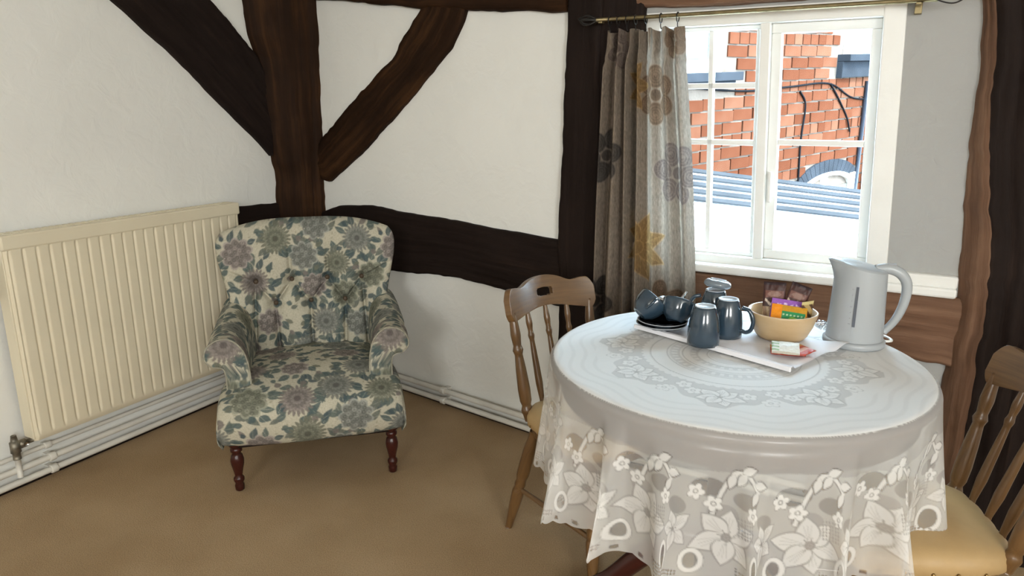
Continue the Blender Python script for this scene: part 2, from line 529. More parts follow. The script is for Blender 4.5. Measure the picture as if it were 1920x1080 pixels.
# floor and ceiling
X0, X1 = -4.0, 2.45
mb = MB()
poly = [FL(8.0, 0, -0.15), FL(-0.05, 0, -0.15), FB(0.0, 0, -0.15), FW(0.0, 0, -0.15), FW(2.35, 0, -0.15), (2.5, REAR - 0.15, 0)]
xy = [(p[0], p[1]) for p in poly]
mb.prism(xy[::-1], Matrix.Translation((0, 0, -0.1)), 0.1)
floor = mb.build('floor', M['carpet'])
tag(floor, 'tan brown fitted carpet covering the whole floor', 'floor', kind='structure')
mb = MB(); mb.prism(xy[::-1], Matrix.Translation((0, 0, CEIL)), 0.1)
tag(mb.build('ceiling', M['plaster']), 'plain white plaster ceiling above the room', 'ceiling', kind='structure')

mb = MB(); wall_panel(mb, FL, 0.0, 8.0, 0, CEIL, seed=3)
wall_left = tag(mb.build('wall_left', M['plaster']), 'white plaster wall with dark timbers behind the radiator', 'wall', kind='structure')
mb = MB(); wall_panel(mb, FB, 0.0, 1.74, 0, CEIL, seed=5)
wall_back = tag(mb.build('wall_back', M['plaster']), 'white plaster wall with dark timbers between corner post and curtain', 'wall', kind='structure')
WS0, WS1, WZ0, WZ1 = 0.20, 0.938, 0.80, 1.615
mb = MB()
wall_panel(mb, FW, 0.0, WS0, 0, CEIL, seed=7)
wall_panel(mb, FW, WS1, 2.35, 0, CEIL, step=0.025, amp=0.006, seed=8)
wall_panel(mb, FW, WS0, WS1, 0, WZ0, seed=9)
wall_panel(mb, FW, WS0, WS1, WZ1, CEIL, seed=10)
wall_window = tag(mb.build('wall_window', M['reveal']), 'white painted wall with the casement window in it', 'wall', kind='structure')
pr = FW(2.35, 0, 0)
mb = MB()
dv = np.array((2.35, REAR)) - pr[:2]; ln = np.linalg.norm(dv); dv /= ln
FR = Frame(pr[:2], dv, np.array((dv[1], -dv[0])))
wall_panel(mb, FR, 0, ln + 0.1, 0, CEIL, seed=12)
tag(mb.build('wall_right', M['plaster']), 'white plaster wall on the right side outside the view', 'wall', kind='structure')
FK = Frame(np.array((2.5, REAR)), np.array((-1.0, 0.0)), np.array((0.0, 1.0)))
mb = MB()
wall_panel(mb, FK, 0, 0.65, 0, CEIL, seed=12)
wall_panel(mb, FK, 1.85, 3.15, 0, CEIL, seed=13)
wall_panel(mb, FK, 0.65, 1.85, 0, 1.25, seed=17)
wall_panel(mb, FK, 0.65, 1.85, 2.22, CEIL, seed=18)
wall_panel(mb, FK, 4.35, 7.4, 0, CEIL, seed=14)
wall_panel(mb, FK, 3.15, 4.35, 0, 1.25, seed=15)
wall_panel(mb, FK, 3.15, 4.35, 2.22, CEIL, seed=16)
tag(mb.build('wall_rear', M['plaster']), 'white plaster wall behind the viewer with one window and an added light opening', 'wall', kind='structure')

for k, (sa, lb) in enumerate(((3.15, 'window behind the viewer on the left, closed by an added sheet'), (0.65, 'added window behind the viewer on the right, invented for fill light'))):  # right window is invented to house the added fill lamp
    w2 = empty('window_%d' % (k + 2), FK(sa + 0.6, 1.25, 0), 0, lb, 'window', kind='structure')
    o2 = FK(sa + 0.6, 1.25, 0)
    mb = MB()
    for s0, s1, z0, z1 in ((0, 1.2, 1.25, 1.30), (0, 1.2, 2.17, 2.22), (0, 0.05, 1.25, 2.22), (1.15, 1.2, 1.25, 2.22)):
        mb.hexa([FK(sa + s_, z_, o_) - o2 for s_ in (s0, s1) for o_ in (-0.12, -0.02) for z_ in (z0, z1)])
    mb.build('frame', M['white_paint'], w2)
    mb = MB(); mb.hexa([FK(sa + s_, z_, o_) - o2 for s_ in (0.02, 1.18) for o_ in (-0.10, -0.09) for z_ in (1.27, 2.2)])
    mb.build('sky_blocker', M['linen'], w2)  # opaque sheet added to keep sky light out of the opening

# ------------------------------------------------------------------ timbers
def timber(name, fr, A, B, depth, mat, parent, seed, label=None, jag=0.004, rough=0.004, step=0.011, cham=0.012, vary=None):
    A = np.asarray(A, float); B = np.asarray(B, float)
    ln = max(np.linalg.norm(np.diff(A, axis=0), axis=1).sum(), np.linalg.norm(np.diff(B, axis=0), axis=1).sum())
    n = max(8, int(ln / step))
    a, b = resample(A, n), resample(B, n)
    wd = np.linalg.norm(b - a, axis=1).mean()
    t = np.linspace(0, 1, n) * ln
    q = np.stack([t, 0 * t, 0 * t], -1)
    dirn = (b - a) / (np.linalg.norm(b - a, axis=1)[:, None] + 1e-9)
    a = a + dirn * (jag * vnoise(q, 9, seed) + jag * 0.7 * vnoise(q, 30, seed + 1))[:, None]
    b = b + dirn * (jag * vnoise(q, 9, seed + 2) + jag * 0.7 * vnoise(q, 30, seed + 3))[:, None]
    c = min(0.3, cham / wd)
    k = max(6, int(wd / step))
    sec = [(0, -0.03), (0, 0.0), (0, depth * 0.4), (0, depth - cham), (c * 0.3, depth - cham * 0.3), (c, depth)]
    sec += [(c + (1 - 2 * c) * j / k, depth) for j in range(1, k)]
    sec += [(1 - c, depth), (1 - c * 0.3, depth - cham * 0.3), (1, depth - cham), (1, depth * 0.4), (1, 0.0), (1, -0.03)]
    sec = np.array(sec)
    m = len(sec)
    per = np.r_[0, np.cumsum(np.hypot(np.diff(sec[:, 0]) * wd, np.diff(sec[:, 1])))]
    U, Vv = np.meshgrid(t, per, indexing='ij')
    SZ = a[:, None, :] + (b - a)[:, None, :] * sec[None, :, 0:1]
    O = np.broadcast_to(sec[None, :, 1], U.shape).copy()
    g = np.stack([U, Vv, 0 * U], -1)
    d = rough * (vnoise(g, (5, 12, 1), seed + 5) + 0.8 * vnoise(g, (9, 60, 1), seed + 6) + 0.35 * vnoise(g, (50, 90, 1), seed + 7))
    O += d * (sec[None, :, 1] > 0.001)
    P = fr(SZ[..., 0], SZ[..., 1], O)
    Fq = grid_faces(n, m)
    V = P.reshape(-1, 3)
    mid = Fq[len(Fq) // 2]
    if np.dot(np.cross(V[mid[1]] - V[mid[0]], V[mid[2]] - V[mid[0]])[:2], fr.i) < 0: Fq = Fq[:, ::-1]
    uv = np.stack([U + seed * 3.1, Vv], -1).reshape(-1, 2)
    mb = MB()
    mb.add(V, Fq, uv)
    mb.add(V[:m], [tuple(range(m))], uv[:m]); mb.add(V[-m:], [tuple(range(m))[::-1]], uv[-m:])
    o = mb.build(name, mat, parent)
    if label: o['label'] = label
    return o

def post_at_corner(name, fa, fb, zs, sa, sb, depth, mat, parent, seed, label):
    """upright timber wrapping the meeting line of two walls: sa(z) along fa, sb(z) along fb"""
    zz = np.arange(0, CEIL + 0.001, 0.013)
    a = np.interp(zz, zs[0], sa); b = np.interp(zz, zs[1], sb)
    q = np.stack([zz, 0 * zz, 0 * zz], -1)
    a = a + 0.004 * vnoise(q, 9, seed) + 0.003 * vnoise(q, 30, seed)
    b = b + 0.004 * vnoise(q, 9, seed + 1) + 0.003 * vnoise(q, 30, seed + 1)
    n = len(zz)
    pa0, pa1, pa2 = fa(a, zz, -0.02), fa(a, zz, depth * 0.75), fa(a - 0.012, zz, depth)
    pb0, pb1, pb2 = fb(b, zz, -0.02), fb(b, zz, depth * 0.75), fb(b - 0.012, zz, depth)
    cols = [pa0, pa1]
    K = 26
    for j in range(K + 1):
        t = j / K
        bow = 0.012 * math.sin(math.pi * t)
        mid = pa2 * (1 - t) + pb2 * t
        nv = (fa.i + fb.i); nv = nv / np.linalg.norm(nv)
        mid = mid + np.array((nv[0], nv[1], 0)) * bow
        cols.append(mid)
    cols += [pb1, pb0]
    P = np.stack(cols, 1)
    m = P.shape[1]
    per = np.r_[0, np.cumsum(np.linalg.norm(np.diff(P[n // 2], axis=0), axis=1))]
    U, Vv = np.meshgrid(zz, per, indexing='ij')
    g = np.stack([U, Vv, 0 * U], -1)
    d = 0.0045 * (vnoise(g, (4, 14, 1), seed + 5) + 0.8 * vnoise(g, (7, 60, 1), seed + 6) + 0.3 * vnoise(g, (50, 90, 1), seed + 7))
    P[:, 1:-1] += (d[:, 1:-1, None]) * np.array((nv[0], nv[1], 0))
    V = P.reshape(-1, 3); F = grid_faces(n, m)
    mid = F[len(F) // 2]
    if np.dot(np.cross(V[mid[1]] - V[mid[0]], V[mid[2]] - V[mid[0]])[:2], nv) < 0: F = F[:, ::-1]
    o = link(name, quad_mesh(name, V, F, np.stack([U + seed, Vv], -1).reshape(-1, 2)), mat, parent)
    o['label'] = label
    return o

post_at_corner('timber_post', FL, FB, ([0, .876, 1.006, 1.111, 1.55, 1.645, 1.8, 2.3], [0, .84, 1.18, 1.43, 1.82, 2.3]),
               [.19, .195, .19, .215, .25, .29, .305, .34], [.165, .168, .178, .188, .20, .22], 0.035, M['oak'], wall_back, 21,
               'dark oak corner post between the two braces')

timber('timber_brace', FL, [(1.30, 2.0), (1.038, 1.801), (0.938, 1.722), (0.745, 1.574), (0.509, 1.369), (0.319, 1.202), (0.22, 1.105)],
       [(0.80, 2.02), (0.607, 1.865), (0.492, 1.776), (0.397, 1.7), (0.339, 1.642), (0.276, 1.573), (0.20, 1.47)], 0.03, M['black_oak'], wall_left, 31,
       'wide black diagonal brace above the radiator')
timber('timber_rail', FL, [(0.15, 0.875), (0.45, 0.885), (0.9, 0.86), (1.464, 0.818), (2.6, 0.80), (5.0, 0.80)],
       [(0.15, 0.60), (0.45, 0.62), (0.9, 0.66), (1.474, 0.70), (2.6, 0.62), (5.0, 0.60)], 0.02, M['black_oak'], wall_left, 33,
       'dark horizontal rail behind the radiator', step=0.02)
timber('timber_beam', FB, [(0.0, 2.02), (0.8, 1.97), (1.63, 1.93)],
       [(0.0, 1.83), (0.227, 1.817), (0.38, 1.799), (0.594, 1.768), (0.918, 1.726), (1.151, 1.70), (1.463, 1.672), (1.63, 1.656)], 0.035, M['oak'], wall_back, 35,
       'dark beam along the top of the white panel')
timber('timber_brace', FB, [(0.15, 1.14), (0.194, 1.183), (0.415, 1.335), (0.716, 1.537), (0.836, 1.65), (0.902, 1.727), (0.93, 1.76)],
       [(0.19, 0.985), (0.235, 0.977), (0.513, 1.142), (0.873, 1.411), (1.062, 1.564), (1.127, 1.662), (1.16, 1.73)], 0.028, M['oak'], wall_back, 37,
       'crooked dark oak brace right of the corner post', jag=0.006)
timber('timber_rail', FB, [(0.12, 0.815), (0.175, 0.827), (0.295, 0.864), (0.531, 0.883), (0.747, 0.871), (1.043, 0.863), (1.251, 0.853), (1.64, 0.838)],
       [(0.12, 0.53), (0.18, 0.538), (0.66, 0.586), (0.872, 0.6), (1.099, 0.611), (1.307, 0.601), (1.377, 0.594), (1.64, 0.573)], 0.022, M['black_oak'], wall_back, 39,
       'dark horizontal rail behind the armchair')
timber('timber_post', FB, [(1.60, 0.0), (1.617, 0.519), (1.61, 0.838), (1.619, 1.238), (1.631, 1.519), (1.634, 1.70), (1.64, 2.3)],
       [(1.775, 0.0), (1.775, 1.0), (1.775, 2.3)], 0.035, M['black_oak'], wall_back, 41, 'dark upright post left of the curtain')
timber('timber_post', FW, [(-0.03, 0.0), (-0.03, 1.0), (-0.03, 2.3)], [(0.17, 0.0), (0.175, 1.0), (0.18, 2.3)], 0.03, M['black_oak'], wall_window, 43,
       'dark upright post hidden behind the curtain')
timber('timber_beam', FW, [(0.15, 1.93), (1.0, 1.90), (2.3, 1.9)], [(0.15, 1.65), (0.4, 1.645), (0.9, 1.64), (1.13, 1.635), (2.3, 1.63)], 0.03, M['brown_oak'], wall_window, 45,
       'brown oak beam over the window')
timber('timber_rail', FW, [(0.15, 0.775), (0.5, 0.78), (1.2, 0.785)], [(0.15, 0.565), (0.6, 0.60), (1.2, 0.575)], 0.03, M['brown_oak'], wall_window, 47,
       'weathered brown rail under the window sill')

# big post on the right: brown flank towards the window, blackened front
def right_post():
    zz = np.arange(0, CEIL + 0.001, 0.011)
    n = len(zz)
    s = np.interp(zz, [0, .559, .711, .827, .986, 1.185, 1.333, 1.433, 1.532, 1.62, 2.3], [1.165, 1.165, 1.163, 1.168, 1.152, 1.142, 1.140, 1.142, 1.133, 1.129, 1.12])
    wdt = np.interp(zz, [0, .786, .974, 1.142, 1.333, 1.558, 2.3], [.085, .085, .075, .062, .048, .034, .03])
    q = np.stack([zz, 0 * zz, 0 * zz], -1)
    s = s + 0.005 * vnoise(q, 8, 51) + 0.004 * vnoise(q, 30, 52)
    # the flank leans into the room by wdt; front face continues to the right
    K1, K2 = 12, 26
    cols, ss = [], []
    dep = 0.03 + wdt * 0.5
    e = 0.006 * vnoise(q, 12, 53) + 0.005 * vnoise(q, 35, 54)
    for j in range(K1 + 1):
        t = j / K1
        cols.append(FW(s + t ** 1.6 * (wdt * 0.9 + e), zz, -0.03 + t ** 0.6 * (dep + 0.03)))
    s1 = s + wdt * 0.9 + e
    for j in range(1, K2 + 1):
        t = j / K2
        cols.append(FW(s1 + t * (1.46 - s1), zz, dep + 0.004 * math.sin(j)))
    cols.append(FW(np.full(n, 1.47), zz, dep * 0.5)); cols.append(FW(np.full(n, 1.47), zz, -0.03))
    P = np.stack(cols, 1)
    m = P.shape[1]
    per = np.r_[0, np.cumsum(np.linalg.norm(np.diff(P[n // 2], axis=0), axis=1))]
    U, Vv = np.meshgrid(zz, per, indexing='ij')
    g = np.stack([U, Vv, 0 * U], -1)
    d = 0.006 * (vnoise(g, (4, 14, 1), 55) + 0.9 * vnoise(g, (6, 55, 1), 56) + 0.4 * vnoise(g, (45, 90, 1), 57))
    P[:, 1:-1] += d[:, 1:-1, None] * np.array((I_W[0] - 0.3, I_W[1], 0))
    V = P.reshape(-1, 3); F = grid_faces(n, m)
    mid = F[len(F) // 2]
    if np.dot(np.cross(V[mid[1]] - V[mid[0]], V[mid[2]] - V[mid[0]])[:2], I_W) < 0: F = F[:, ::-1]
    me = quad_mesh('timber_post', V, F, np.stack([U + 5, Vv], -1).reshape(-1, 2))
    me.materials.append(M['brown_oak']); me.materials.append(M['black_oak'])
    mi = np.tile((np.arange(m - 1) >= K1).astype(np.int32), n - 1)
    me.polygons.foreach_set('material_index', mi)
    o = link('timber_post', me, None, wall_window)
    o['label'] = 'massive black post with a split brown flank right of the window'
right_post()

# low dark strip where carpet meets wall
for fr, s0, s1, nm, lb in ((FL, 0.1, 7.7, 'baseboard_left', 'low dark wooden strip along the carpet under the radiator'),
                           (FB, 0.1, 1.68, 'baseboard_back', 'low dark wooden strip along the carpet behind the armchair'),
                           (FW, 0.1, 1.2, 'baseboard_window', 'low dark wooden strip along the carpet under the window')):
    mb = MB()
    mb.hexa([fr(s, z, o) for s in (s0, s1) for o in (-0.01, 0.022) for z in (0, 0.016)])
    tag(mb.build(nm, M['black_oak']), lb, 'baseboard', kind='structure')

# ------------------------------------------------------------------ window (leans a little with the old wall)
SH = 0.045
def WS(s, z): return s + (1.22 - z) * SH
win = empty('window_1', FW(0.58, 0.80, 0), FW.rot(), 'white painted two light casement window behind the table', 'window', kind='structure')
def win_local(P):
    """world point to the window empty's frame"""
    P = np.asarray(P, float) - FW(0.58, 0.80, 0)
    return np.stack([P[..., 0] * D_W[0] + P[..., 1] * D_W[1], -P[..., 0] * D_W[1] + P[..., 1] * D_W[0], P[..., 2]], -1)
def wbar(mb, s0, s1, z0, z1, o0, o1):
    mb.hexa([win_local(FW(WS(s, z), z, o)) for s in (s0, s1) for o in (o0, o1) for z in (z0, z1)])
mb = MB()
wbar(mb, 0.235, 0.95, 1.585, 1.635, -0.09, 0.008)
wbar(mb, 0.195, 0.245, 0.80, 1.635, -0.09, 0.008)
wbar(mb, 0.905, 0.964, 0.80, 1.635, -0.09, 0.012)
wbar(mb, 0.235, 0.95, 0.80, 0.842, -0.09, 0.004)
mb.build('frame', M['white_paint'], win, 0.004)
mb = MB(); wbar(mb, 0.562, 0.594, 0.84, 1.59, -0.07, 0.0)
mb.build('mullion', M['white_paint'], win, 0.004)
GL = (0.245, 0.562); GR = (0.594, 0.905)
for (a, b), vs, hs, nm, fw in ((GL, [0.405], [1.40, 1.218], 'fixed left sash of six small panes', 0.014), (GR, [], [1.222], 'opening right sash of two panes', 0.03)):
    mb = MB(); o0, o1 = -0.06, -0.024
    z0, z1 = 0.842, 1.585
    wbar(mb, a, b, z1 - fw, z1, o0, o1); wbar(mb, a, b, z0, z0 + fw, o0, o1)
    wbar(mb, a, a + fw, z0 + fw, z1 - fw, o0, o1); wbar(mb, b - fw, b, z0 + fw, z1 - fw, o0, o1)
    sash = mb.build('sash', M['white_paint'], win, 0.003)
    sash['label'] = nm
    for v in vs:
        mb = MB(); wbar(mb, v - 0.008, v + 0.008, z0 + fw, z1 - fw, o0 + 0.004, o1 - 0.004); mb.build('glazing_bar', M['white_paint'], sash, 0.002)
    for h in hs:
        mb = MB(); wbar(mb, a + fw, b - fw, h - 0.009, h + 0.009, o0 + 0.004, o1 - 0.004); mb.build('glazing_bar', M['white_paint'], sash, 0.002)
    xs = [a + fw] + vs + [b - fw]; zs = [z0 + fw] + sorted(hs) + [z1 - fw]
    for i in range(len(xs) - 1):
        for j in range(len(zs) - 1):
            mb = MB(); wbar(mb, xs[i], xs[i + 1], zs[j], zs[j + 1], -0.044, -0.041)
            mb.build('pane', M['glass'], sash)
mb = MB()
for k in range(2):
    wbar(mb, 0.60 + 0.0 * k, 0.606, 1.06 + 0.05 * k, 1.065 + 0.05 * k, -0.026, -0.01)
wbar(mb, 0.602, 0.612, 1.03, 1.13, -0.014, -0.004)
mb.build('handle', M['white_paint'], win, 0.002)
mb = MB()
mb.hexa([win_local(FW(s, z, o)) for s in (0.16, 1.17) for o in (-0.085, 0.045) for z in (0.785, 0.815)])
mb.hexa([win_local(FW(s, z, o)) for s in (0.965, 1.17) for o in (-0.01, 0.035) for z in (0.812, 0.850)])
mb.build('window_sill', M['white_paint'], win, 0.008)

# ------------------------------------------------------------------ radiator and pipes
rad = empty('radiator', FL(1.0, 0.0, 0.06), 0, 'cream ribbed panel radiator on the left wall', 'radiator')
RO = FL(1.0, 0.0, 0.06)
def rl(P): return np.asarray(P, float) - RO
S0, S1, Z0, Z1, RO1 = 0.515, 1.497, 0.177, 0.915, 0.098
n, m = 520, 60
S, Z = np.meshgrid(np.linspace(S0, S1, n), np.linspace(Z0, Z1 - 0.03, m), indexing='ij')
pitch = (S1 - S0 - 0.03) / 21
ph = ((S - S0 - 0.015) / pitch + 0.5) % 1 - 0.5
groove = np.exp(-(ph * pitch / 0.0042) ** 2) * sstep(Z0 + 0.025, Z0 + 0.045, Z) * (1 - sstep(Z1 - 0.062, Z1 - 0.045, Z))
edge = sstep(0, 0.012, np.minimum(S - S0, S1 - S))
O = RO1 - 0.0065 * groove * edge - 0.012 * (1 - edge) - 0.010 * (1 - sstep(0, 0.018, Z - Z0))
grid_obj('ribbed_panel', rl(FL(S, Z, O)), M['cream'], rad, flip=True)
mb = MB()
mb.hexa([rl(FL(s, z, o)) for s in (S0 - 0.004, S1 + 0.006) for o in (0.025, RO1 + 0.004) for z in (Z1 - 0.048, Z1 + 0.004)])
top = mb.build('top_grille', M['cream'], rad, 0.006)
for k in range(40):
    s = S0 + 0.03 + k * (S1 - S0 - 0.06) / 39
    mb = MB()
    mb.hexa([rl(FL(s_, z, o)) for s_ in (s - 0.007, s + 0.007) for o in (0.038, RO1 - 0.018) for z in (Z1 + 0.0035, Z1 + 0.006)])
    mb.build('slat', M['cream'], top)
for s in (S0, S1):
    mb = MB()
    mb.hexa([rl(FL(s_, z, o)) for s_ in (s - 0.002, s + 0.004) for o in (0.03, RO1 - 0.010) for z in (Z0 + 0.01, Z1 - 0.02)])
    mb.build('side_panel', M['cream'], rad, 0.002)
mb = MB()
mb.hexa([rl(FL(s_, z, o)) for s_ in (S0 + 0.004, S1 - 0.004) for o in (0.035, RO1 - 0.02) for z in (Z0 + 0.006, Z0 + 0.03)])
mb.build('rear_panel', M['cream'], rad, 0.004)
mb = MB()
vs, vo = 1.548, 0.055
mb.tube([rl(FL(vs, z, vo)) for z in (0.125, 0.15, 0.152, 0.19, 0.192, 0.215)], [.013, .013, .017, .017, .012, .009], 14)
mb.tube([rl(FL(s, 0.175, vo)) for s in (vs - 0.06, vs - 0.035, vs - 0.034, vs - 0.012, vs - 0.011, vs)], [.009, .009, .016, .016, .010, .010], 10)
valve = mb.build('valve', M['valve'], rad)
mb = MB(); mb.tube([rl(FL(vs - 0.028, 0.175, vo + o)) for o in (0.0, 0.018)], .008, 8); mb.build('nut', M['steel'], valve)
mb = MB(); mb.tube([rl(FL(vs, z, vo)) for z in (0.055, 0.128)], .0095, 12); mb.build('pipe_tail', M['pipe'], rad)

def pipe_run(z, o, r, ends, label):
    rt = empty('heating_pipe', FL(1.6, 0, o), 0, label, 'pipe', 'heating pipes along the walls')
    off = FL(1.6, 0, o)
    pts = [FL(5.4, z, o), FL(1.6, z, o), FL(0.30, z, o), FL(0.22, z, o + 0.01)]
    if ends > 1: pts += [FB(0.22, z, o + 0.01), FB(0.30, z, o), FB(1.66, z, o), FW(0.03, z, o + 0.005), FW(0.1, z, o), FW(1.12, z, o)]
    else: pts += [FL(0.15, z, o)]
    P = []
    for a, b in zip(pts[:-1], pts[1:]): P += [a * (1 - t) + b * t for t in np.linspace(0, 1, 6, endpoint=False)]
    P.append(pts[-1])
    mb = MB(); mb.tube(np.array(P) - off, r, 12); mb.build('pipe', M['pipe'], rt)
    for fr, s in ((FL, 1.43), (FL, 2.6)) + (((FB, 1.0), (FW, 0.7)) if ends > 1 else ()):
        mb = MB()
        mb.tube(np.array([fr(s + d, z, o) for d in (-0.013, -0.011, 0.011, 0.013)]) - off, [r + .001, r + .005, r + .005, r + .001], 12)
        mb.hexa([fr(s_, z_, o_) - off for s_ in (s - 0.01, s + 0.01) for o_ in (-0.002, o) for z_ in (z - 0.008, z + 0.008)])
        mb.build('clip', M['pipe'], rt, 0.001)
    return rt
pipe_run(0.032, 0.045, 0.0115, 2, 'lowest white heating pipe, nearest the carpet')
pipe_run(0.080, 0.045, 0.0115, 2, 'middle white heating pipe, just above the lowest one')
pipe_run(0.122, 0.028, 0.008, 1, 'thin uppermost white heating pipe directly under the radiator')

# ------------------------------------------------------------------ print painter (numpy raster sampled into vertex colours)
class Raster:
    def __init__(s, w, h, res, base, wrap=False):
        s.w, s.h, s.res, s.wrap = w, h, res, wrap
        s.nx, s.ny = int(round(w / res)), int(round(h / res))
        base = np.atleast_1d(np.asarray(base, float))
        s.a = np.ones((s.ny, s.nx, len(base))) * base
    def put(s, cx, cy, R, fn, color, k=1.0):
        """fn(dx, dy) -> mask 0..1 inside radius R of (cx, cy)"""
        i0, i1 = int((cx - R) / s.res) - 1, int((cx + R) / s.res) + 2
        j0, j1 = int((cy - R) / s.res) - 1, int((cy + R) / s.res) + 2
        if not s.wrap:
            i0, i1, j0, j1 = max(i0, 0), min(i1, s.nx), max(j0, 0), min(j1, s.ny)
            if i0 >= i1 or j0 >= j1: return
        I, J = np.arange(i0, i1), np.arange(j0, j1)
        X, Y = np.meshgrid((I + .5) * s.res - cx, (J + .5) * s.res - cy)
        mk = np.clip(fn(X, Y), 0, 1)[..., None] * k
        ix = np.ix_(J % s.ny, I % s.nx)
        s.a[ix] = s.a[ix] * (1 - mk) + np.atleast_1d(np.asarray(color, float)) * mk
    def at(s, u, v):
        i = u / s.res - .5; j = v / s.res - .5
        if s.wrap:
            i0, j0 = np.floor(i).astype(int), np.floor(j).astype(int)
            f, g = (i - i0)[..., None], (j - j0)[..., None]
            A = lambda p, q: s.a[q % s.ny, p % s.nx]
        else:
            i, j = np.clip(i, 0, s.nx - 1.001), np.clip(j, 0, s.ny - 1.001)
            i0, j0 = i.astype(int), j.astype(int)
            f, g = (i - i0)[..., None], (j - j0)[..., None]
            A = lambda p, q: s.a[np.minimum(q, s.ny - 1), np.minimum(p, s.nx - 1)]
        return A(i0, j0) * (1 - f) * (1 - g) + A(i0 + 1, j0) * f * (1 - g) + A(i0, j0 + 1) * (1 - f) * g + A(i0 + 1, j0 + 1) * f * g

def m_ell(a, b, ang, soft=0.0015, ox=0.0, oy=0.0):
    c, s = math.cos(ang), math.sin(ang)
    def f(X, Y):
        X, Y = X - ox, Y - oy
        p, q = X * c + Y * s, -X * s + Y * c
        d = (1 - np.sqrt((p / a) ** 2 + (q / b) ** 2)) * min(a, b)
        return d / soft + 0.5
    return f
def m_leaf(l, w, ang, soft=0.0015, curve=0.0):
    c, s = math.cos(ang), math.sin(ang)
    def f(X, Y):
        p, q = X * c + Y * s, -X * s + Y * c
        q = q - curve * p * p / l
        t = np.clip(p / l, 0, 1)
        hw = w * np.sin(math.pi * np.clip(t, 0, 1) ** 0.8)
        return np.where((p > 0) & (p < l), (hw - np.abs(q)) / soft + 0.5, 0)
    return f
def m_ring(r, t, soft=0.0012):
    return lambda X, Y: (t - np.abs(np.hypot(X, Y) - r)) / soft + 0.5
def m_line(pts, t, soft=0.0012):
    p = np.asarray(pts, float)
    def f(X, Y):
        d = np.full(X.shape, 9.0)
        for (x0, y0), (x1, y1) in zip(p[:-1], p[1:]):
            dx, dy = x1 - x0, y1 - y0
            k = np.clip(((X - x0) * dx + (Y - y0) * dy) / (dx * dx + dy * dy + 1e-12), 0, 1)
            d = np.minimum(d, np.hypot(X - x0 - k * dx, Y - y0 - k * dy))
        return (t - d) / soft + 0.5
    return f
def m_flower(r, petals, depth, phase=0.0, soft=0.0015):
    return lambda X, Y: (r * (1 - depth + depth * np.abs(np.cos(petals / 2 * (np.arctan2(Y, X) + phase)))) - np.hypot(X, Y)) / soft + 0.5

# ------------------------------------------------------------------ armchair
def chintz_raster():
    cream = np.array((0.50, 0.470, 0.370))
    R = Raster(0.66, 0.66, 0.002, cream, True)
    rg = random.Random(11)
    teal = [(0.085, 0.120, 0.120), (0.105, 0.135, 0.125), (0.135, 0.150, 0.130), (0.070, 0.100, 0.108)]
    mauve, grey, olive = (0.190, 0.168, 0.155), (0.170, 0.176, 0.158), (0.160, 0.165, 0.128)
    # faint sprigs
    for k in range(260):
        R.put(rg.uniform(0, .66), rg.uniform(0, .66), .01, m_ell(rg.uniform(.003, .007), .003, rg.uniform(0, 6)), (0.33, 0.31, 0.23), 0.7)
    spots = []
    for k in range(4000):
        x, y = rg.uniform(0, .66), rg.uniform(0, .66)
        if all(math.hypot((x - a + .33) % .66 - .33, (y - b + .33) % .66 - .33) > 0.132 for a, b in spots): spots.append((x, y))
    for x, y in spots:                                      # leaves round each bloom, then loose leaves
        n = rg.randint(9, 12)
        for j in range(n):
            a = 2 * math.pi * j / n + rg.uniform(-.3, .3)
            r = rg.uniform(.045, .07)
            l, w = rg.uniform(.036, .058), rg.uniform(.011, .017)
            px, py = x + r * math.cos(a), y + r * math.sin(a)
            a2 = a + rg.uniform(-.9, .9)
            c = rg.choice(teal)
            R.put(px, py, .075, m_leaf(l, w, a2, curve=rg.uniform(-.5, .5)), c, 0.92)
            R.put(px, py, .075, m_line([(0, 0), (l * .8 * math.cos(a2), l * .8 * math.sin(a2))], .0008), (0.40, 0.40, 0.33), 0.6)
    for k in range(170):
        x, y, a = rg.uniform(0, .66), rg.uniform(0, .66), rg.uniform(0, 6.3)
        if any(math.hypot((x - p + .33) % .66 - .33, (y - q + .33) % .66 - .33) < 0.05 for p, q in spots): continue
        R.put(x, y, .05, m_leaf(rg.uniform(.022, .042), rg.uniform(.008, .013), a), rg.choice(teal + [olive, mauve]), 0.9)
    for k, (x, y) in enumerate(spots):
        c = (mauve, grey, olive)[k % 3]
        r = rg.uniform(.048, .062)
        lo = tuple(v * 0.62 for v in c); hi = tuple(min(1, v * 1.9) for v in c)
        if k % 2 == 0:                                      # many narrow petals
            R.put(x, y, .09, m_flower(r * 1.12, 22, 0.30, 0.1), c, 0.9)
            for q, rr in enumerate((0.85, 0.62, 0.40)):
                R.put(x, y, .09, m_flower(r * rr, 18 - 3 * q, 0.28, q * .3), hi if q % 2 == 0 else lo, 0.55)
                R.put(x, y, .09, m_flower(r * rr * 0.86, 18 - 3 * q, 0.28, q * .3), c, 0.75)
            R.put(x, y, .03, m_ell(r * .2, r * .2, 0), lo, 0.9)
        else:                                               # ruffled bloom with scalloped rows
            R.put(x, y, .09, m_flower(r * 1.1, 9, 0.22, 0.4), hi, 0.9)
            R.put(x, y, .09, m_flower(r * 0.97, 9, 0.22, 0.4), c, 0.85)
            for q in range(26):
                a, rr = q * 2.4, r * 0.85 * math.sqrt(q / 26)
                R.put(x + rr * math.cos(a), y + rr * math.sin(a), .015, m_ring(.0055, .0016), lo if q % 3 else hi, 0.8)
    R.a *= (1 + 0.10 * RNG.standard_normal(R.a.shape[:2]))[..., None]
    return R
CH = chintz_raster()

ACX, ACY, ACR = -0.705, 2.350, math.radians(14.3)
chair = empty('armchair', (ACX, ACY, 0), ACR, 'buttoned floral armchair with rolled arms and turned mahogany legs in the corner', 'armchair')

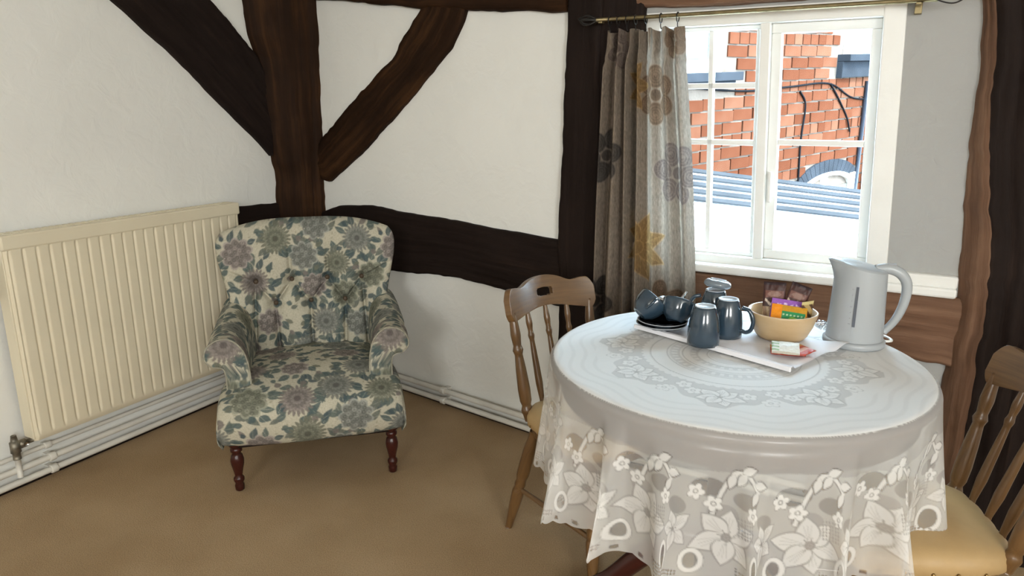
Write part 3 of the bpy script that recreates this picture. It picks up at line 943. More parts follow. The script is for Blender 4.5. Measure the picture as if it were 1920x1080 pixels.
# seat with rolled front
prof = smooth_path([(0.02, 0.175), (-0.018, 0.20), (-0.038, 0.255), (-0.034, 0.315), (-0.005, 0.352), (0.07, 0.374), (0.20, 0.383), (0.40, 0.372), (0.62, 0.350)], 230)
arc = np.r_[0, np.cumsum(np.linalg.norm(np.diff(prof, axis=0), axis=1))]
u = np.linspace(-1, 1, 210)
side = 16
uu = np.r_[np.full(side, -1.0), u, np.full(side, 1.0)]
drop = np.r_[np.linspace(1, 0, side, endpoint=False), np.zeros(len(u)), np.linspace(0, 1, side + 1)[1:]]
Uu, Tt = np.meshgrid(uu, np.arange(len(prof)), indexing='ij')
Dd = np.broadcast_to(drop[:, None], Uu.shape)
py, pz = prof[Tt, 0], prof[Tt, 1]
hw = 0.318 - 0.045 * sstep(0.05, 0.60, py)
rd = (1 - np.abs(Uu) ** 7)
rd = np.clip(rd, 0, 1) ** 0.45
zt = 0.175 + (pz - 0.175) * (0.80 + 0.20 * rd) + 0.014 * (1 - Uu ** 2) * sstep(0.0, 0.2, py)
yt = py + 0.03 * (1 - rd) * (py < 0.03) - 0.022 * (1 - Uu ** 2) * (1 - sstep(-0.02, 0.2, py))
xt = hw * Uu * (0.97 + 0.03 * (1 - Dd))
bul = np.sin(math.pi * np.clip(Dd, 0, 1)) * 0.012
zs = zt * (1 - Dd) + 0.178 * Dd
P = np.stack([xt + np.sign(Uu) * bul, yt, zs], -1)
q = np.stack([xt, py, pz], -1)
P[..., 2] += 0.0025 * vnoise(q, 9, 61)
uvu = xt + 0.5 + np.sign(Uu) * Dd * 0.17; uvv = np.broadcast_to(arc[None, :], Uu.shape) + 0.13
grid_obj('seat', P, M['chintz'], chair, col=CH.at(uvu, uvv), flip=True)
mb = MB(); mb.box((0, 0.30, 0.185), (0.56, 0.58, 0.03)); mb.build('seat_frame', M['black_oak'], chair, 0.004)

# buttoned back
BUT = [(x, 0.632) for x in (-.215, -.073, .073, .215)] + [(x, 0.540) for x in (-.142, 0, .142)]
def back_half(t):          # half width against height fraction
    return np.interp(t, [0, .25, .5, .8, 1.0], [.225, .280, .318, .356, .366])
nU, nV = 250, 220
Uu, Vv = np.meshgrid(np.linspace(-1, 1, nU), np.linspace(0, 1, nV), indexing='ij')
zb0, zb1 = 0.30, 0.885
def back_xyz(Uu, Vv, front):
    rim = np.clip((Vv - 0.84) / 0.16, 0, 1)
    hw = back_half(Vv) * (1 - 0.085 * rim ** 3)
    x = hw * Uu
    top = zb1 - 0.045 * np.abs(Uu) ** 3 - 0.006 * (1 - np.abs(Uu))
    z = zb0 + (top - zb0) * Vv
    E = (1 - np.abs(Uu) ** 9) * (1 - np.clip(Vv, 0, 1) ** 14)
    E = np.clip(E, 0, 1) ** 0.42
    mid = 0.555 + 0.15 * (Vv ** 1.1) - 0.085 * Uu ** 2 * (0.55 + 0.45 * Vv)
    if not front: return np.stack([x, mid + 0.055 * E, z], -1)
    y = mid - 0.055 * E
    puff = 0.02 * np.cos(Uu * 1.4) * sstep(0, 0.2, Vv) * E
    dm = np.zeros_like(x)
    for bx, bz in BUT:
        r = np.hypot(x - bx, (z - bz) * 1.0)
        dm += 0.042 * np.exp(-(r / 0.024) ** 2) + 0.018 * np.exp(-(r / 0.050) ** 2)
    seg = []
    r1 = [b for b in BUT if b[1] > 0.6]; r2 = [b for b in BUT if b[1] < 0.6]
    for i, b in enumerate(r2):
        seg += [(b, r1[i]), (b, r1[i + 1]), (b, (b[0] * 0.92, 0.30))]
    seg += [(r1[0], (-.34, .70)), (r1[3], (.34, .70)), (r1[1], (-.08, 0.80)), (r1[2], (.08, .80)), (r1[0], (-.23, .30)), (r1[3], (.23, .30))]
    for k, ((x0, z0), (x1, z1)) in enumerate(seg):
        dx, dz = x1 - x0, z1 - z0
        t = np.clip(((x - x0) * dx + (z - z0) * dz) / (dx * dx + dz * dz), 0, 1)
        d = np.hypot(x - x0 - t * dx, z - z0 - t * dz)
        fade = 1 - 0.85 * t if (z1 > 0.69) else 1.0
        dm = np.maximum(dm, 0.022 * fade * np.exp(-(d / 0.0075) ** 2) + 0.018 * fade * np.exp(-(d / 0.030) ** 2))
    y = y - puff + dm * np.minimum(1, E * 1.2)
    return np.stack([x, y, z], -1)
PF = back_xyz(Uu, Vv, True); PB = back_xyz(Uu, Vv, False)
VF, VB = PF.reshape(-1, 3), PB.reshape(-1, 3)
F = np.vstack([grid_faces(nU, nV), grid_faces(nU, nV, base=len(VF), flip=True)])
uvx, uvz = PF[..., 0] * 1.04 + 0.61, PF[..., 2] * 1.05 + 0.02
colr = np.vstack([CH.at(uvx, uvz).reshape(-1, 3), CH.at(PB[..., 0] + 0.2, PB[..., 2]).reshape(-1, 3)])
link('backrest', quad_mesh('backrest', np.vstack([VF, VB]), F, col=colr), M['chintz'], chair)
def back_point(x, z):
    r = (PF[..., 0] - x) ** 2 + (PF[..., 2] - z) ** 2
    return PF.reshape(-1, 3)[np.argmin(r)]
for bx, bz in BUT:
    p = back_point(bx, bz)
    mb = MB()
    mb.lathe([(0.0, -0.006), (0.009, -0.004), (0.0115, 0.0), (0.009, 0.005), (0.004, 0.0075), (0.0, 0.008)], 14, Matrix.Translation((p[0], p[1] - 0.004, p[2])) @ Matrix.Rotation(math.radians(90), 4, 'X'))
    mb.build('button', M['button'] if 'button' in M else M['vinyl'], chair)

# rolled arms
sec = smooth_path([(0.0, 0.26), (0.0, 0.36), (0.002, 0.44), (0.018, 0.505), (0.055, 0.545), (0.098, 0.548), (0.135, 0.522), (0.146, 0.485), (0.128, 0.455), (0.098, 0.447), (0.082, 0.430), (0.080, 0.36), (0.080, 0.20)], 120)
sarc = np.r_[0, np.cumsum(np.linalg.norm(np.diff(sec, axis=0), axis=1))]
cen = np.array((0.075, 0.47))
for sg in (-1, 1):
    yl = np.linspace(0.085, 0.60, 150)
    t = (yl - 0.085) / (0.60 - 0.085)
    inn = 0.208 + 0.020 * np.sin(t * 2.2)
    scl = 1 - 0.12 * t
    zoff = 0.028 * t ** 2 - 0.012 * np.sin(t * math.pi)
    rows, ua, va = [], [], []
    # front cap rows: section shrinking towards its middle
    for k, f in enumerate(np.linspace(0.0, 1, 16)[:-1]):
        c2 = cen * (1 - f) + 0 * sec
        s2 = cen + (sec - cen) * f
        s2[:, 1] = np.where(sec[:, 1] < 0.42, sec[:, 1] * 1.0 + (1 - f) * 0.0, s2[:, 1])
        s2[:, 0] = np.where(sec[:, 1] < 0.42, 0.041 + (sec[:, 0] - 0.041) * f, s2[:, 0])
        yy = yl[0] - 0.012 * math.sqrt(max(0, 1 - f ** 2.2))
        rows.append(np.stack([sg * (inn[0] + s2[:, 0]), np.full(len(sec), yy), s2[:, 1]], -1))
        ua.append(s2[:, 0] + 0.2); va.append(s2[:, 1])
    for k in range(len(yl)):
        x = sg * (inn[k] + sec[:, 0] * scl[k])
        z = sec[:, 1] + zoff[k] * sstep(0.3, 0.45, sec[:, 1])
        g = np.stack([np.full(len(sec), yl[k]), sarc, 0 * sarc], -1)
        x = x + 0.003 * vnoise(g, 12, 71)
        rows.append(np.stack([x, np.full(len(sec), yl[k]), z], -1))
        ua.append(np.full(len(sec), yl[k] + 0.31 * (sg + 2))); va.append(sarc + 0.1)
    P = np.stack(rows, 0)
    arm = grid_obj('arm', P, M['chintz'], chair, col=CH.at(np.stack(ua, 0), np.stack(va, 0)), flip=(sg > 0))
    mb = MB()
    loop = [(sg * (inn[0] + a), 0.083, b) for a, b in sec[5::3]]
    mb.tube(loop, 0.0032, 6); mb.build('piping', M['piping'] if 'piping' in M else M['vinyl'], arm)

# turned front legs, raked rear legs
leg_prof = [(0.011, 0.0), (0.0155, 0.004), (0.0165, 0.022), (0.013, 0.030), (0.0185, 0.040), (0.0185, 0.050), (0.012, 0.058), (0.0155, 0.072),
            (0.0225, 0.105), (0.0235, 0.120), (0.0195, 0.138), (0.0135, 0.146), (0.0205, 0.153), (0.0205, 0.163), (0.0150, 0.169), (0.0240, 0.176), (0.0240, 0.196)]
for x in (-0.272, 0.272):
    mb = MB(); mb.lathe(leg_prof, 22, Matrix.Translation((x, 0.03, 0))); mb.build('leg', M['mahogany'], chair)
for x in (-0.20, 0.20):
    mb = MB(); mb.tube([(x * 1.1, 0.66, 0), (x * 1.03, 0.61, 0.10), (x, 0.58, 0.20)], [0.016, 0.019, 0.022], 4); mb.build('leg', M['mahogany'], chair)

# ------------------------------------------------------------------ curtain on its pole
pole = empty('curtain_pole', FW(0.0, 1.60, 0.0), 0, 'thin dull brass curtain pole with a leaf finial over the window', 'curtain pole')
PO = FW(0.0, 1.60, 0.0)
PZ, POF = 1.615, 0.075
mb = MB(); mb.tube(np.array([FW(s, PZ, POF) for s in np.linspace(0.02, 1.02, 12)]) - PO, 0.0065, 12); mb.build('rod', M['brass'], pole)
mb = MB()
for k in range(5):                                          # curled leaf tips of the finial
    a = 2 * math.pi * k / 5
    pts = [FW(0.03 - 0.018 * j, PZ + math.sin(a) * 0.016 * math.sin(j * 0.8) + (0.010 if j == 4 else 0), POF + math.cos(a) * 0.016 * math.sin(j * 0.8)) for j in range(5)]
    mb.tube(smooth_path(np.array(pts) - PO, 14), np.linspace(0.005, 0.0015, 14), 6)
mb.build('finial', M['iron'], pole)
for s in (0.045, 0.975):
    mb = MB()
    mb.tube(np.array([FW(s, PZ, 0.028), FW(s, PZ, POF)]) - PO, 0.005, 8)
    mb.hexa([FW(s_, z_, o_) - PO for s_ in (s - 0.009, s + 0.009) for o_ in (0.0, 0.03) for z_ in (PZ - 0.03, PZ + 0.022)])
    mb.hexa([FW(s_, z_, o_) - PO for s_ in (s - 0.007, s + 0.007) for o_ in (POF - 0.012, POF + 0.012) for z_ in (PZ - 0.012, PZ - 0.006)])
    mb.build('bracket', M['brass'], pole, 0.001)

curt = empty('curtain', FW(0.2, 0.3, 0.07), 0, 'gathered beige curtain with large brown and gold flowers left of the window', 'curtain')
CO = FW(0.2, 0.3, 0.07)
nT, nZ = 330, 420
tk = [0, .07, .14, .22, .29, .36, .415, .47, .54, .63, .72, .80, .88, .95, 1.0]
ok = [.045, .085, .055, .092, .060, .088, .022, .088, .062, .080, .070, .092, .066, .088, .060]
T = np.linspace(0, 1, nT); Zc = np.linspace(0.36, 1.583, nZ)
obase = smooth_path(np.c_[tk, ok], 600)
ob = np.interp(T, obase[:, 0], obase[:, 1])
TT, ZZ = np.meshgrid(T, Zc, indexing='ij')
fr_ = (ZZ - 0.36) / (1.583 - 0.36)
s0 = 0.032 + 0.030 * fr_ ** 2; s1 = 0.435 - 0.115 * fr_ ** 1.6
hd = sstep(0.90, 0.97, fr_)
g = np.stack([TT * 3, ZZ * 1.3, 0 * TT], -1)
wob = 0.018 * vnoise(g, 1.7, 81) * (1 - fr_ * 0.6)
SS = s0 + (s1 - s0) * (TT + 0.012 * np.sin(TT * 23 + ZZ * 2.0)) + wob * 0.4
OO = 0.088 + (np.broadcast_to(ob[:, None], TT.shape) - 0.068) * (1.75 - 0.35 * hd) + 0.010 * hd * np.sin(TT * 2 * math.pi * 11) + wob * 0.5
OO += -0.010 * np.exp(-((fr_ - 0.915) / 0.010) ** 2) * (0.5 + 0.5 * np.sin(TT * 2 * math.pi * 5.5))
ZT = ZZ - 0.012 * hd * (0.5 - 0.5 * np.cos(TT * 2 * math.pi * 5))
P = FW(SS, ZT, np.maximum(OO, 0.040 + 0.014 * (ZT < 0.87)) - 0.022 * hd)
fl = np.r_[0, np.cumsum(np.hypot(np.diff(T * 0.40), np.diff(ob)))]
FLW = fl[-1]
CR = Raster(FLW + 0.02, 1.30, 0.002, (0.25, 0.200, 0.155))
def cf(px):  return float(np.interp((px - 1130) / 170.0, T, fl))
def big_flower(px, z, r, c, n, ph, open_=False):
    x, y = cf(px), z - 0.33
    lt = tuple(min(1, v * 2.0) for v in c)
    r = r * 1.12
    for k in range(n):
        a = 2 * math.pi * k / n + ph
        if open_:
            px_, py_ = x + r * .62 * math.cos(a), y + r * .62 * math.sin(a)
            CR.put(px_, py_, r, m_ell(r * .40, r * .36, a), lt, 0.55)
            CR.put(px_, py_, r, m_ell(r * .37, r * .33, a), c, 0.9)
            for q in (0.26, 0.17, 0.08): CR.put(px_, py_, r, m_ring(r * q, .0016), lt, 0.5)
            for q in range(7):
                b = a + (q - 3) * 0.28
                CR.put(px_, py_, r, m_line([(0, 0), (r * .32 * math.cos(b), r * .32 * math.sin(b))], .0010), lt, 0.45)
        else:
            CR.put(x, y, r * 1.3, m_leaf(r * 1.15, r * .30, a), lt, 0.55)
            CR.put(x, y, r * 1.3, m_leaf(r * 1.10, r * .265, a), c, 0.9)
            CR.put(x, y, r * 1.3, m_line([(r * .1 * math.cos(a), r * .1 * math.sin(a)), (r * .95 * math.cos(a), r * .95 * math.sin(a))], .0012), lt, 0.5)
            for q in (-.28, .28): CR.put(x, y, r * 1.3, m_line([(r * .35 * math.cos(a), r * .35 * math.sin(a)), (r * .8 * math.cos(a + q * .7), r * .8 * math.sin(a + q * .7))], .0009), lt, 0.4)
    CR.put(x, y, r, m_ell(r * .2, r * .2, 0), c, 0.9)
    CR.put(x, y, r, m_ring(r * .2, .0013), lt, 0.6)
brown, plum, gold, ink = (0.120, 0.078, 0.050), (0.130, 0.100, 0.084), (0.200, 0.122, 0.052), (0.060, 0.052, 0.046)
big_flower(1150, 1.17, 0.085, ink, 6, 0.2, True)
big_flower(1245, 1.37, 0.085, brown, 6, 0.5, True)
big_flower(1205, 1.40, 0.075, gold, 7, 0.0)
big_flower(1278, 1.12, 0.095, plum, 6, 0.9, True)
big_flower(1212, 0.865, 0.105, gold, 8, 0.35)
big_flower(1145, 0.65, 0.09, ink, 6, 0.0, True)
big_flower(1255, 0.66, 0.085, brown, 6, 0.7, True)
big_flower(1165, 1.52, 0.07, plum, 6, 0.2, True)
big_flower(1285, 1.55, 0.06, brown, 6, 0.2, True)
for k in range(30):
    x, y = random.uniform(0, FLW), random.uniform(0, 1.25)
    for j in range(3): CR.put(x + j * .008, y, .02, m_ell(.0012, .010, 0), (0.22, 0.17, 0.12), 0.6)
_h = RNG.standard_normal(CR.a.shape[:2])
_h = (_h + np.roll(_h, 1, 0) + np.roll(_h, 2, 0) + np.roll(_h, 3, 0) + np.roll(_h, 4, 0)) / 2.2
_g = np.repeat(RNG.standard_normal(CR.a.shape[1])[None], CR.a.shape[0], 0)
CR.a *= np.clip(1 + 0.13 * _h + 0.05 * _g, 0.4, 1.6)[..., None]
grid_obj('cloth', P - CO, M['curtain'], curt, col=CR.at(np.broadcast_to(fl[:, None], TT.shape), ZZ - 0.33), flip=True)
for k, s in enumerate((0.075, 0.105, 0.135, 0.165, 0.20, 0.25, 0.305)):
    mb = MB()
    c = FW(s, PZ - 0.006, POF)
    ring = [c + np.append(I_W * 0.0145 * math.cos(a), 0.0145 * math.sin(a)) for a in np.linspace(0, 2 * math.pi, 20)]
    mb.tube(np.array(ring) - CO, 0.0018, 6, caps=False)
    mb.tube(np.array([c + np.array((0, 0, -0.014)), c + np.array((0, 0, -0.024)), FW(s, 1.577, POF - 0.008)]) - CO, 0.0015, 6)
    mb.build('ring', M['iron'], curt)
mb = MB()
Mx = FW.mat(0.165, 1.545, 0.108)
mb.prism([(-.012, -.03), (.014, -.022), (.016, .03), (-.006, .034)], Mx, 0.0015); mb.build('heading_tag', M['linen'], curt)
mb = MB()
mb.tube(smooth_path(np.array([FW(s, z, 0.10) for s, z in ((1.0, 1.62), (1.03, 1.605), (1.06, 1.60), (1.09, 1.615), (1.12, 1.625), (1.15, 1.635))]) - PO, 30), 0.002, 6)
mb.tube(smooth_path(np.array([FW(s, z, 0.098) for s, z in ((1.0, 1.617), (1.04, 1.612), (1.07, 1.608), (1.11, 1.610), (1.15, 1.63))]) - PO, 30), 0.0016, 6)
mb.build('cord', M['iron'], pole)['label'] = 'dark cord ends tied at the end of the pole'

# ------------------------------------------------------------------ round table and lace cloth
TX, TY, TR, TZ = 0.535, 1.640, 0.440, 0.742
table = empty('round_table', (TX, TY, 0), -0.30, 'round dark wooden pedestal table under the lace cloth', 'table')
mb = MB(); mb.lathe([(0.0, 0.712), (TR - 0.012, 0.712), (TR - 0.004, 0.716), (TR, 0.724), (TR, 0.732), (TR - 0.006, TZ), (0.0, TZ)], 96); mb.build('table_top', M['dark_table'], table)
mb = MB(); mb.lathe([(TR - 0.045, 0.655), (TR - 0.028, 0.655), (TR - 0.028, 0.713), (TR - 0.045, 0.713)], 80); mb.build('apron', M['dark_table'], table)
mb = MB(); mb.lathe([(0.0, 0.13), (0.03, 0.13), (0.055, 0.16), (0.06, 0.26), (0.045, 0.28), (0.055, 0.30), (0.038, 0.36), (0.034, 0.48), (0.05, 0.56), (0.05, 0.60), (0.035, 0.62), (0.09, 0.68), (0.11, 0.712), (0.0, 0.712)], 32); mb.build('pedestal', M['dark_table'], table)
for k in range(4):
    a = math.pi / 2 * k + 0.0
    c, s = math.cos(a), math.sin(a)
    pr_ = smooth_path([(0.035, 0.25), (0.11, 0.235), (0.20, 0.15), (0.29, 0.055), (0.37, 0.022), (0.40, 0.022)], 26)
    mb = MB()
    mb.tube([(r * c, r * s, z) for r, z in pr_], np.interp(np.linspace(0, 1, 26), [0, .3, .8, 1], [.034, .032, .022, .020]), 12)
    mb.build('leg', M['mahogany'], table)

def lace_raster():
    W = 0.80
    R = Raster(2 * W, 2 * W, 0.0016, (0.97,))
    nx = R.nx
    X, Y = np.meshgrid((np.arange(nx) + .5) * R.res - W, (np.arange(nx) + .5) * R.res - W)
    rr = np.hypot(X, Y); th = np.arctan2(Y, X)
    a = R.a[..., 0]
    net = 0.78
    # centre medallion
    for r0, r1, v in ((0.03, 0.055, .84), (0.085, 0.10, .80), (0.125, 0.150, .80)):
        a[(rr > r0) & (rr < r1)] = v
    for r0 in (0.060, 0.083, 0.118, 0.155, 0.196): a[np.abs(rr - r0) < 0.0016] = 0.70
    dots = (np.cos(th * 30) > 0.2) & (np.abs(rr - 0.0925) < 0.005); a[dots] = 0.95
    dots = (np.cos(th * 44) > 0.1) & (np.abs(rr - 0.1375) < 0.007); a[dots] = 0.95
    edge = 0.212 + 0.006 * np.abs(np.sin(th * 32))
    wreath = (rr > edge) & (rr < 0.300 + 0.028 * np.cos(th * 8) + 0.010 * np.cos(th * 24))
    a[wreath] = net
    # plain field, faint wavy figuring
    fld = (rr > 0.33) & (rr < 0.47)
    a[fld] = (0.97 - 0.05 * (np.sin(rr * 210 + 2.6 * np.sin(th * 10)) > 0.55))[fld]
    put = lambda x, y, rad, fn, c, k=1.0: R.put(x + W, y + W, rad, fn, (c,), k)
    def blossom(x, y, r, n, ph, line=0.62, body=0.985):
        put(x, y, r * 1.4, m_flower(r * 1.10, n, 0.42, ph), line, 0.9)
        put(x, y, r * 1.4, m_flower(r, n, 0.42, ph), body)
        put(x, y, r, m_ring(r * .24, .0011), line, 0.9)
    def lily(x, y, r, a0, n=6, line=0.60, body=0.985, span=2 * math.pi):
        for k in range(n):
            b = a0 + span * k / n + 0.12 * math.sin(k * 2.1 + a0)
            rl_ = r * (1.0 + 0.10 * math.cos(k * 1.9 + a0))
            put(x, y, r * 1.4, m_leaf(rl_ * 1.06, r * .37, b), line, 0.95)
            put(x, y, r * 1.4, m_leaf(rl_, r * .315, b), body)
            for q in (-.16, 0, .16):
                put(x, y, r * 1.3, m_line([(r * .22 * math.cos(b + q), r * .22 * math.sin(b + q)), (rl_ * .72 * math.cos(b + q), rl_ * .72 * math.sin(b + q))], .0008), body * 0.72, 0.8)
        for k in range(7):
            b = a0 + 0.9 * k
            put(x, y, r * .5, m_line([(0, 0), (r * .26 * math.cos(b), r * .26 * math.sin(b))], .0009), line * 0.6, 0.8)
        put(x, y, r * .3, m_ell(r * .12, r * .12, 0), line, 0.8)
    for k in range(8):
        t = 2 * math.pi * k / 8
        lily(0.272 * math.cos(t), 0.272 * math.sin(t), 0.050, t + 0.5, 7)
        for d, r0 in ((0.22, .255), (-0.22, .262), (0.36, .285), (-0.34, .240)):
            blossom(r0 * math.cos(t + d), r0 * math.sin(t + d), 0.019, 5, t)
    # skirt: N repeats
    NN = 18
    a[rr > 0.434] = 0.47
    a[(rr > 0.434) & (rr < 0.512 + 0.006 * np.sin(th * 7))] = 0.37
    for k in range(NN):
        t = 2 * math.pi * (k + .5) / NN
        h = math.pi / NN
        P_ = lambda r, d: (r * math.cos(t + d * h), r * math.sin(t + d * h))
        jig = 0.010 * math.sin(k * 2.3)
        # open net under the vine
        for d, r0, ra, rb, v in ((-.40, .548, .020, .034, .26), (.38, .566, .018, .030, .30), (0.98, .604, .018, .028, .33), (-.1, .60, .02, .03, .38)):
            x, y = P_(r0 + jig, d); put(x, y, .05, m_ell(ra, rb, t), v)
        # one vine per repeat, curling over, with paired leaves
        pts = []
        for q in np.linspace(0, 1, 13):
            pts.append(P_(0.612 - 0.115 * math.sin(q * 2.3) + 0.018 * q, -0.30 + 1.0 * q ** 1.3))
        cx, cy = pts[6]
        loc = np.array([(p[0] - cx, p[1] - cy) for p in pts])
        nrm = np.gradient(loc, axis=0); nrm /= np.linalg.norm(nrm, axis=1)[:, None]
        put(cx, cy, .12, m_line(loc, .0045), 0.72)
        for sg in (-1, 1): put(cx, cy, .12, m_line(loc + sg * 0.0050 * np.c_[-nrm[:, 1], nrm[:, 0]], .0012), 0.22)
        for j, b in ((5, 2.2), (6, -0.3), (8, 1.9), (9, -0.6), (11, 1.6), (12, -0.4)):
            x, y = pts[j]
            put(x, y, .05, m_leaf(.036, .011, t + b), 0.20); put(x, y, .05, m_leaf(.0325, .0084, t + b), 0.70)
        for d, r0 in ((-.62, .560), (.55, .590), (-.28, .582)):
            x, y = P_(r0 + jig, d); blossom(x, y, .0175, 5, t + d, 0.24, 0.78)
        # lilies, drawn with thin outlines
        x, y = P_(.652 + jig, -0.05); lily(x, y, .066, t + 0.25 + 0.3 * (k % 3), 6, 0.34, 0.68)
        put(x, y, .02, m_ring(.008, .0025), 0.3, 0.8)
        x, y = P_(.648, 1.0); lily(x, y, .046, t + 1.2, 5, 0.34, 0.68)
        # eyelets ringed with close stitching
        for d, r0, a1, b1, v in ((.62, .708, .026, .017, .34), (-.55, .716, .019, .014, .42)):
            x, y = P_(r0, d)
            put(x, y, .05, m_ell(a1 + .011, b1 + .011, t), 0.30)
            put(x, y, .05, m_ell(a1 + .0095, b1 + .0095, t), 0.76)
            put(x, y, .05, m_ell(a1, b1, t), v * 0.6)
    # band of diamond mesh near the hem
    hx = np.sin(th * NN * 14 + rr * 420) * np.sin(th * NN * 14 - rr * 420)
    band = (rr > 0.728 + 0.010 * np.cos(th * NN)) & (rr < 0.752) & (np.cos(th * NN + 1.0) > -0.25)
    a[band & (hx > 0.12)] = 0.15
    band2 = (rr > 0.60) & (rr < 0.645) & (np.cos(th * NN + 2.0) > 0.80)
    a[band2 & (hx > 0.12)] = 0.35
    hole = (np.abs(rr - 0.760) < 0.0042) & (np.cos(th * NN * 5) > 0.80)
    a[hole] = 0.12
    return R
LR = lace_raster()
R0 = TR + 0.004
NTH, NRR = 1700, 290
RHO = np.linspace(0.004, 0.772, NRR); TH = np.linspace(0, 2 * math.pi, NTH, endpoint=False)
RR, TT = np.meshgrid(RHO, TH, indexing='ij')
RHm = RR * (1 - 0.0 * RR)
scal = 0.006 * (np.abs(np.sin(TT * 54)) - 0.5) * sstep(0.745, 0.772, RR)
ph1 = 0.9 * np.sin(TT * 3 + 0.7) + 0.55 * np.sin(TT * 5 + 2.0)
fold = np.sin(TT * 17 + ph1 * 1.6) + 0.45 * np.sin(TT * 29 + 1.3 + ph1)
fold = np.tanh(fold * 1.3)
er = 0.022                                     # edge radius
d = RR - (R0 - er)
bend = er * math.pi / 2
ang = np.clip(d / er, 0, math.pi / 2)
drp = np.maximum(0, d - bend)
dk = drp / 0.30
amp = 0.048 * dk ** 1.1 * (0.75 + 0.35 * np.sin(TT * 4 + 1.0))
rad = np.where(d < 0, RR, R0 - er + er * np.sin(ang)) + 0.020 * dk + amp * fold
zc = TZ + 0.0035 - np.where(d < 0, 0, er * (1 - np.cos(ang)) + drp * (1 - 0.03 * dk) + scal)
zc += np.where(d < 0, 0.0007 * vnoise(np.stack([RR * np.cos(TT), RR * np.sin(TT), 0 * RR], -1), (14, 40, 1), 91), 0)
tw = TT + 0.055 * dk * np.cos(TT * 17 + ph1 * 1.6)
P = np.stack([rad * np.cos(tw), rad * np.sin(tw), zc - TZ], -1)
val = LR.at(RR * np.cos(TT) + 0.80, RR * np.sin(TT) + 0.80)[..., 0]
cloth = grid_obj('lace_tablecloth', P, M['lace'], None, close_m=True, val=val)
cloth.location = (TX, TY, TZ)
cloth.rotation_euler = (0, 0, 0.4)
tag(cloth, 'white lace tablecloth with scalloped flowered hem over the round table', 'tablecloth')

# ------------------------------------------------------------------ dining chairs
def copy_tree(o, parent=None):
    c = o.copy(); COL.objects.link(c)
    c.parent = parent
    for ch in list(o.children): copy_tree(ch, c)
    return c

def turned(p0, p1, prof, n=40):
    """tube along p0-p1 with radius profile [(t, r)]"""
    t = np.linspace(0, 1, n)
    p = np.asarray(p0)[None] * (1 - t)[:, None] + np.asarray(p1)[None] * t[:, None]
    return p, np.interp(t, [a for a, b in prof], [b for a, b in prof])

